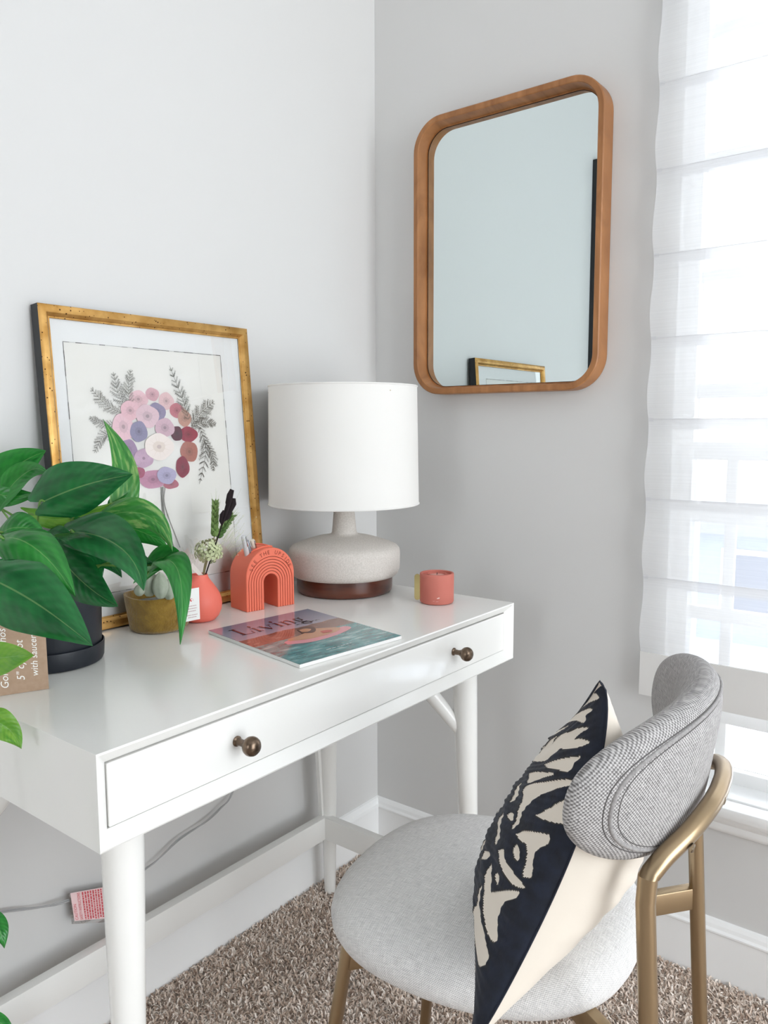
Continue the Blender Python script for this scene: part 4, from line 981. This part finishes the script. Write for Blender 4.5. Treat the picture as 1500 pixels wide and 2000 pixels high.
# ------------------------------------------------------------------ chair
TH = math.radians(8); CO = Vector((-.655, -.720, 0))
ch = empty('upholstered_chair', CO, (0, 0, TH), label='grey upholstered chair with curved back and brass tube legs, beside the desk', cat='chair')
# seat: rounded pad
m = MB(); nr, na = 26, 96
def sup(a, n_=2.55): c_, s_ = math.cos(a), math.sin(a); return (abs(c_)**(2/n_)*math.copysign(1, c_), abs(s_)**(2/n_)*math.copysign(1, s_))
prof = [(0, .0665), (.2, .0662), (.4, .065), (.6, .0625), (.75, .059), (.85, .0545), (.92, .048), (.965, .040), (.99, .031), (1.0, .022), (.995, .013), (.975, .005), (.945, .000), (.93, -.0025), (.6, -.003), (0, -.003)]
zs = .4065
vs = []; us = []; acc = 0
for i, (r, z) in enumerate(prof):
    if i: acc += math.hypot((prof[i][0]-prof[i-1][0])*.21, prof[i][1]-prof[i-1][1])
    for k in range(na):
        a = 2*PI*k/na; x, y = sup(a); tw_ = 1-.06*(y < 0)*abs(y)
        R0 = r; vs.append((.012+.207*x*R0*tw_, .002+.213*y*R0, zs+z)); us.append((x*max(acc, 1e-4), y*max(acc, 1e-4)))
m.add(vs, [(i*na+k, i*na+(k+1) % na, (i+1)*na+(k+1) % na, (i+1)*na+k) for i in range(len(prof)-1) for k in range(na)], 0, us)
m.build('seat', SEATF, ch, 80)
# back: curved pad, arc of radius .361 about a point in front of it
RA, SGT = .361, .087
def arcp(s, off, z):
    """s = arc length from the middle, off = outward offset, z = height"""
    a = s/RA; c0 = -.262+RA; lean = -.14*(z-.71)
    r = RA+off; return (r*math.sin(a), c0-r*math.cos(a)+lean, z)
LA, HA, TK = .252, .0905, .027
m = MB(); na = 96
def outline(a): x, z = sup(a, 2.35); return x, z
def backpt(r, a, side):
    x, z = outline(a); th_ = TK*(1-r**5.0)**.5*(1+.0*r)
    return arcp(LA*x*r, side*th_+(-.004*(1-r) if side < 0 else 0), .709+HA*z*r+.012*(abs(x*r))**2)
rr_ = [0, .15, .3, .45, .6, .72, .8, .86, .90, .935, .96, .98, .992, .998, 1.0]
vs = []; us = []
seq = [(r, 1) for r in rr_]+[(r, -1) for r in reversed(rr_[:-1])]
for r, sd_ in seq:
    for k in range(na):
        a = 2*PI*k/na; x, z = outline(a); vs.append(backpt(r, a, sd_)); us.append((LA*x*r, HA*z*r))
nseq = len(seq)
m.add(vs, [(i*na+k, i*na+(k+1) % na, (i+1)*na+(k+1) % na, (i+1)*na+k) for i in range(nseq-1) for k in range(na)], 0, us)
bk = m.build('backrest', BACKF, ch, 80)
def loop(r, off, rad, name, mt_):
    P = []
    for k in range(na+1):
        a = 2*PI*k/na; x, z = outline(a); q = backpt(r, a, 1); q2 = arcp(LA*x*r, TK*(1-r**5)**.5+off, .709+HA*z*r+.012*(abs(x*r))**2); P.append(q2)
    mm = MB().tube(P, rad, 8, cap=False); mm.uv = {}; mm.build(name, mt_, bk, 60)
BACKF2 = mat('piping_cloth', (168, 165, 163), .9, noise=(300, .2), rgb2=(140, 137, 136))
loop(.835, -.0004, .0026, 'piping', BACKF2); loop(.868, -.0003, .0008, 'seam', SEAM); loop(.800, -.0003, .0007, 'seam', SEAM)
# brass tube hoop: both rear legs and the bend behind the back
def hoop():
    half = [(-.170, -.288, .0), (-.166, -.268, .25), (-.163, -.255, .48), (-.161, -.248, .600), (-.158, -.249, .628), (-.138, -.262, .645), (-.105, -.281, .662), (-.065, -.294, .674), (-.03, -.299, .678), (0, -.300, .679)]
    full = half+[(-x, y, z) for x, y, z in reversed(half[:-1])]
    return full
hp = hoop()
low = 5
pts = [Vector(p) for p in hp[:low]]+catmull(hp[low-1:len(hp)-low+1], 6)[1:-1]+[Vector(p) for p in hp[-low:]]
def section_tube(pts, wa, wb, name, parent, i0=0, i1=None):
    """rounded square tube; i0..i1 picks a stretch of the path so that neighbouring stretches meet flush"""
    if i1 is None: i1 = len(pts)-1
    m = MB(); sec = rrect(wa, wb, min(wa, wb)*.46, 4); ns_ = len(sec)
    for i in range(i0, i1+1):
        p = pts[i]; t_ = (pts[min(i+1, len(pts)-1)]-pts[max(i-1, 0)]).normalized()
        yv = Vector((0, 1, 0)); yv = (yv-t_*yv.dot(t_)).normalized(); xv = yv.cross(t_)
        m.v += [tuple(p+xv*a+yv*b) for a, b in sec]
    k_ = i1-i0
    for i in range(k_):
        for k in range(ns_):
            m.f.append((i*ns_+k, i*ns_+(k+1) % ns_, (i+1)*ns_+(k+1) % ns_, (i+1)*ns_+k)); m.m.append(0)
    m.f += [tuple(reversed(range(ns_))), tuple(k_*ns_+k for k in range(ns_))]; m.m += [0, 0]
    return m.build(name, BRASS, parent, 50)
nh = len(pts); iL = 4; iR = nh-5
section_tube(pts, .021, .021, 'leg', ch, 0, iL); section_tube(pts, .021, .021, 'leg', ch, iR, nh-1)
hpobj = section_tube(pts, .021, .021, 'back_hoop', ch, iL, iR)
for (x, y, z) in ((-.118, -.2865, .6515), (-.035, -.307, .6745)):
    m = MB().lathe([(.0052, 0), (.0052, .0012), (.0035, .0024), (.0022, .0025), (.0020, .0010), (.0005, .0010)], 20); rot = Matrix.Rotation(math.radians(105), 3, 'X') @ Matrix.Identity(3)
    m.v = [tuple(Vector((x, y, z))+rot @ Vector(v)) for v in m.v]; m.build('screw', STEEL, hpobj, 40)
# front legs
for s in (-1, 1):
    a = Vector((s*.143, .141, .409)); b = Vector((s*.185, .195, .0))
    section_tube([b, b+(a-b)*.5, a], .022, .016, 'leg', ch)
# crossed braces under the seat
def flatbar(p, q, w_, h_, name):
    p, q = Vector(p), Vector(q); d = (q-p).normalized(); sd_ = Vector((0, 0, 1)).cross(d).normalized()*w_/2; up = d.cross(Vector((0, 0, 1)).cross(d).normalized())*h_/2
    MB().add([p-sd_-up, p+sd_-up, p+sd_+up, p-sd_+up, q-sd_-up, q+sd_-up, q+sd_+up, q-sd_+up], [(0, 1, 2, 3), (7, 6, 5, 4), (0, 4, 5, 1), (1, 5, 6, 2), (2, 6, 7, 3), (3, 7, 4, 0)]).build(name, BRASS, ch, 40, .002)
flatbar((.163, -.252, .432), (-.143, .143, .388), .016, .032, 'brace'); flatbar((-.163, -.252, .400), (.143, .143, .388), .016, .030, 'brace')

# ------------------------------------------------------------------ cushion
def W3(u, v, z): c_, s_ = math.cos(TH), math.sin(TH); return Vector((CO.x+c_*u-s_*v, CO.y+s_*u+c_*v, z))
PB, PT, PT2, PB2 = W3(-.285, -.10, .462), W3(-.17, -.195, .838), W3(.065, -.065, .665), W3(.02, .01, .485)
cu = empty('throw_cushion', (PB+PB2)/2, label='navy and cream applique leaf cushion propped on the grey chair seat', cat='cushion')
NM = (PT-PB).cross(PB2+PT2-PB-PT).normalized()
def csurf(a, b, side):
    K = .13
    aa = .5+(a-.5)*(1-K*(1-(2*b-1)**2)); bb = .5+(b-.5)*(1-K*(1-(2*a-1)**2))
    p = PB*(1-aa)*(1-bb)+PT*aa*(1-bb)+PT2*aa*bb+PB2*(1-aa)*bb
    t_ = (max(0, math.sin(PI*a))*max(0, math.sin(PI*b)))**.55*(.8+.4*(1-a)); w_ = max(0, math.sin(PI*a))**.6*(.032+.016*a)
    if side < 0: t_ *= 1+.35*a*a
    rip = .0012*math.sin(a*70+6*b)*t_+.0015*math.sin(31*a-17*b)*t_
    return p+Vector((.616, -.788, 0))*w_+NM*side*((.066 if side > 0 else .095)*t_+rip)
CP = [[(0.996, 0.258), (1.0, 0.146), (1.0, 0.083), (0.962, 0.03), (0.975, 0.108), (0.986, 0.183)], [(0.988, 0.417), (0.98, 0.275), (0.95, 0.1), (0.933, 0.066), (0.929, 0.096), (0.9, 0.1), (0.94, 0.217)], [(0.896, 0.738), (0.975, 0.75), (0.942, 0.312), (0.929, 0.371), (0.904, 0.746)], [(0.892, 0.312), (0.887, 0.142), (0.875, 0.062), (0.858, 0.121), (0.812, 0.217), (0.762, 0.342), (0.758, 0.667), (0.838, 0.412)], [(0.762, 0.671), (0.825, 0.683), (0.892, 0.371), (0.846, 0.392), (0.779, 0.512)], [(0.842, 0.171), (0.846, 0.113), (0.828, 0.037), (0.812, 0.10), (0.817, 0.221)], [(0.746, 0.312), (0.771, 0.175), (0.783, 0.062), (0.767, 0.075), (0.729, 0.083), (0.729, 0.138), (0.733, 0.25)], [(0.688, 0.408), (0.708, 0.312), (0.713, 0.158), (0.688, 0.258), (0.646, 0.35)], [(0.613, 0.346), (0.658, 0.287), (0.704, 0.071), (0.688, 0.060), (0.654, 0.138), (0.592, 0.225), (0.479, 0.254), (0.475, 0.275), (0.542, 0.296)], [(0.558, 0.146), (0.6, 0.108), (0.642, 0.05), (0.629, 0.029), (0.604, 0.042), (0.608, 0.013), (0.588, 0.008), (0.571, 0.042), (0.56, 0.096)], [(0.483, 0.375), (0.504, 0.358), (0.504, 0.317), (0.483, 0.312)], [(0.433, 0.462), (0.475, 0.433), (0.421, 0.342), (0.367, 0.342), (0.379, 0.396)], [(0.462, 0.217), (0.487, 0.188), (0.517, 0.096), (0.525, 0.058), (0.504, 0.05), (0.467, 0.075), (0.433, 0.075), (0.396, 0.058), (0.383, 0.087), (0.417, 0.104), (0.458, 0.125), (0.458, 0.175)], [(0.421, 0.196), (0.438, 0.179), (0.417, 0.146), (0.4, 0.146), (0.404, 0.175)], [(0.371, 0.275), (0.388, 0.246), (0.371, 0.192), (0.367, 0.121), (0.362, 0.067), (0.354, 0.067), (0.338, 0.121), (0.342, 0.208)], [(0.3, 0.246), (0.312, 0.229), (0.304, 0.192), (0.29, 0.196)], [(0.304, 0.317), (0.271, 0.237), (0.25, 0.221), (0.308, 0.129), (0.338, 0.079), (0.321, 0.075), (0.279, 0.113), (0.229, 0.121), (0.204, 0.087), (0.183, 0.087), (0.171, 0.142), (0.192, 0.225), (0.237, 0.296)], [(0.221, 0.325), (0.171, 0.258), (0.154, 0.167), (0.142, 0.096), (0.117, 0.092), (0.083, 0.142), (0.071, 0.237), (0.054, 0.338), (0.067, 0.4), (0.15, 0.342)], [(0.046, 0.3), (0.05, 0.28), (0.038, 0.25), (0.032, 0.27)], [(0.04, 0.242), (0.036, 0.208), (0.028, 0.167), (0.017, 0.15), (0.021, 0.2)], [(0.292, 0.446), (0.317, 0.379), (0.296, 0.367), (0.263, 0.429)], [(0.579, 0.496), (0.629, 0.479), (0.596, 0.425), (0.533, 0.412)]]
for k in range(26):      # the same leaf motif goes on over the hidden far half
    a0 = .05+.035*k; b0 = .58+.30*((k*.618) % 1); CP.append([(a0, b0-.06), (a0+.035, b0-.02), (a0+.045, b0+.07), (a0+.01, b0+.05), (a0-.01, b0)])
NG = 260
ag, bgd = np.meshgrid(np.linspace(0, 1, NG+1), np.linspace(0, 1, NG+1), indexing='ij')
ac, bc = (ag[:-1, :-1]+ag[1:, 1:])/2, (bgd[:-1, :-1]+bgd[1:, 1:])/2
def inside(P, A_, B_):
    r = np.zeros(A_.shape, bool); n = len(P)
    for i in range(n):
        (x1, y1), (x2, y2) = P[i], P[(i+1) % n]
        if y1 == y2: continue
        c_ = ((y1 > B_) != (y2 > B_)) & (A_ < (x2-x1)*(B_-y1)/(y2-y1)+x1); r ^= c_
    return r
cream = np.zeros(ac.shape, bool)
for P in CP:
    Q = catmull([(a, b, 0) for a, b in P]+[(P[0][0], P[0][1], 0)], 4)[:-1]; cream |= inside([(q.x, q.y) for q in Q], ac, bc)
edge = np.zeros_like(cream)
for ax_ in (0, 1):
    for sh_ in (-1, 1): edge |= (np.roll(cream, sh_, ax_) != cream)
edge &= ~cream
vmask = np.zeros((NG+1, NG+1)); cnt = np.zeros((NG+1, NG+1))
for i in (0, 1):
    for j in (0, 1): vmask[i:NG+i, j:NG+j] += (~cream); cnt[i:NG+i, j:NG+j] += 1
vmask /= cnt
m = MB(); W_ = NG+1
base_l = cu.location
for i in range(W_):
    for j in range(W_):
        a, b = i/NG, j/NG; p = csurf(a, b, 1)
        lift = .0016*vmask[i, j]+.0006*math.sin(a*230+b*40)*vmask[i, j]; inner = min(1, 12*min(a, 1-a, b, 1-b)); p = p+NM*lift*inner
        m.v.append(tuple(p-base_l))
mi_ = np.where(edge, 2, np.where(cream, 1, 0))
for i in range(NG):
    for j in range(NG): m.f.append((i*W_+j, i*W_+j+1, (i+1)*W_+j+1, (i+1)*W_+j)); m.m.append(int(mi_[i, j]))
m.build('patterned_front', [NAVY, CREAM, STITCH], cu, 180)
m = MB(); m.grid(lambda u, v: csurf(u, v, -1)-base_l, 60, 60); m.build('cream_back', CREAM, cu, 180)
P = [csurf(k/40, 0, 1)-base_l for k in range(41)]+[csurf(1, k/40, 1)-base_l for k in range(1, 41)]+[csurf(1-k/40, 1, 1)-base_l for k in range(1, 41)]+[csurf(0, 1-k/40, 1)-base_l for k in range(1, 41)]
MB().tube(P, .0012, 6, cap=False).build('edge_seam', NAVY, cu, 60)
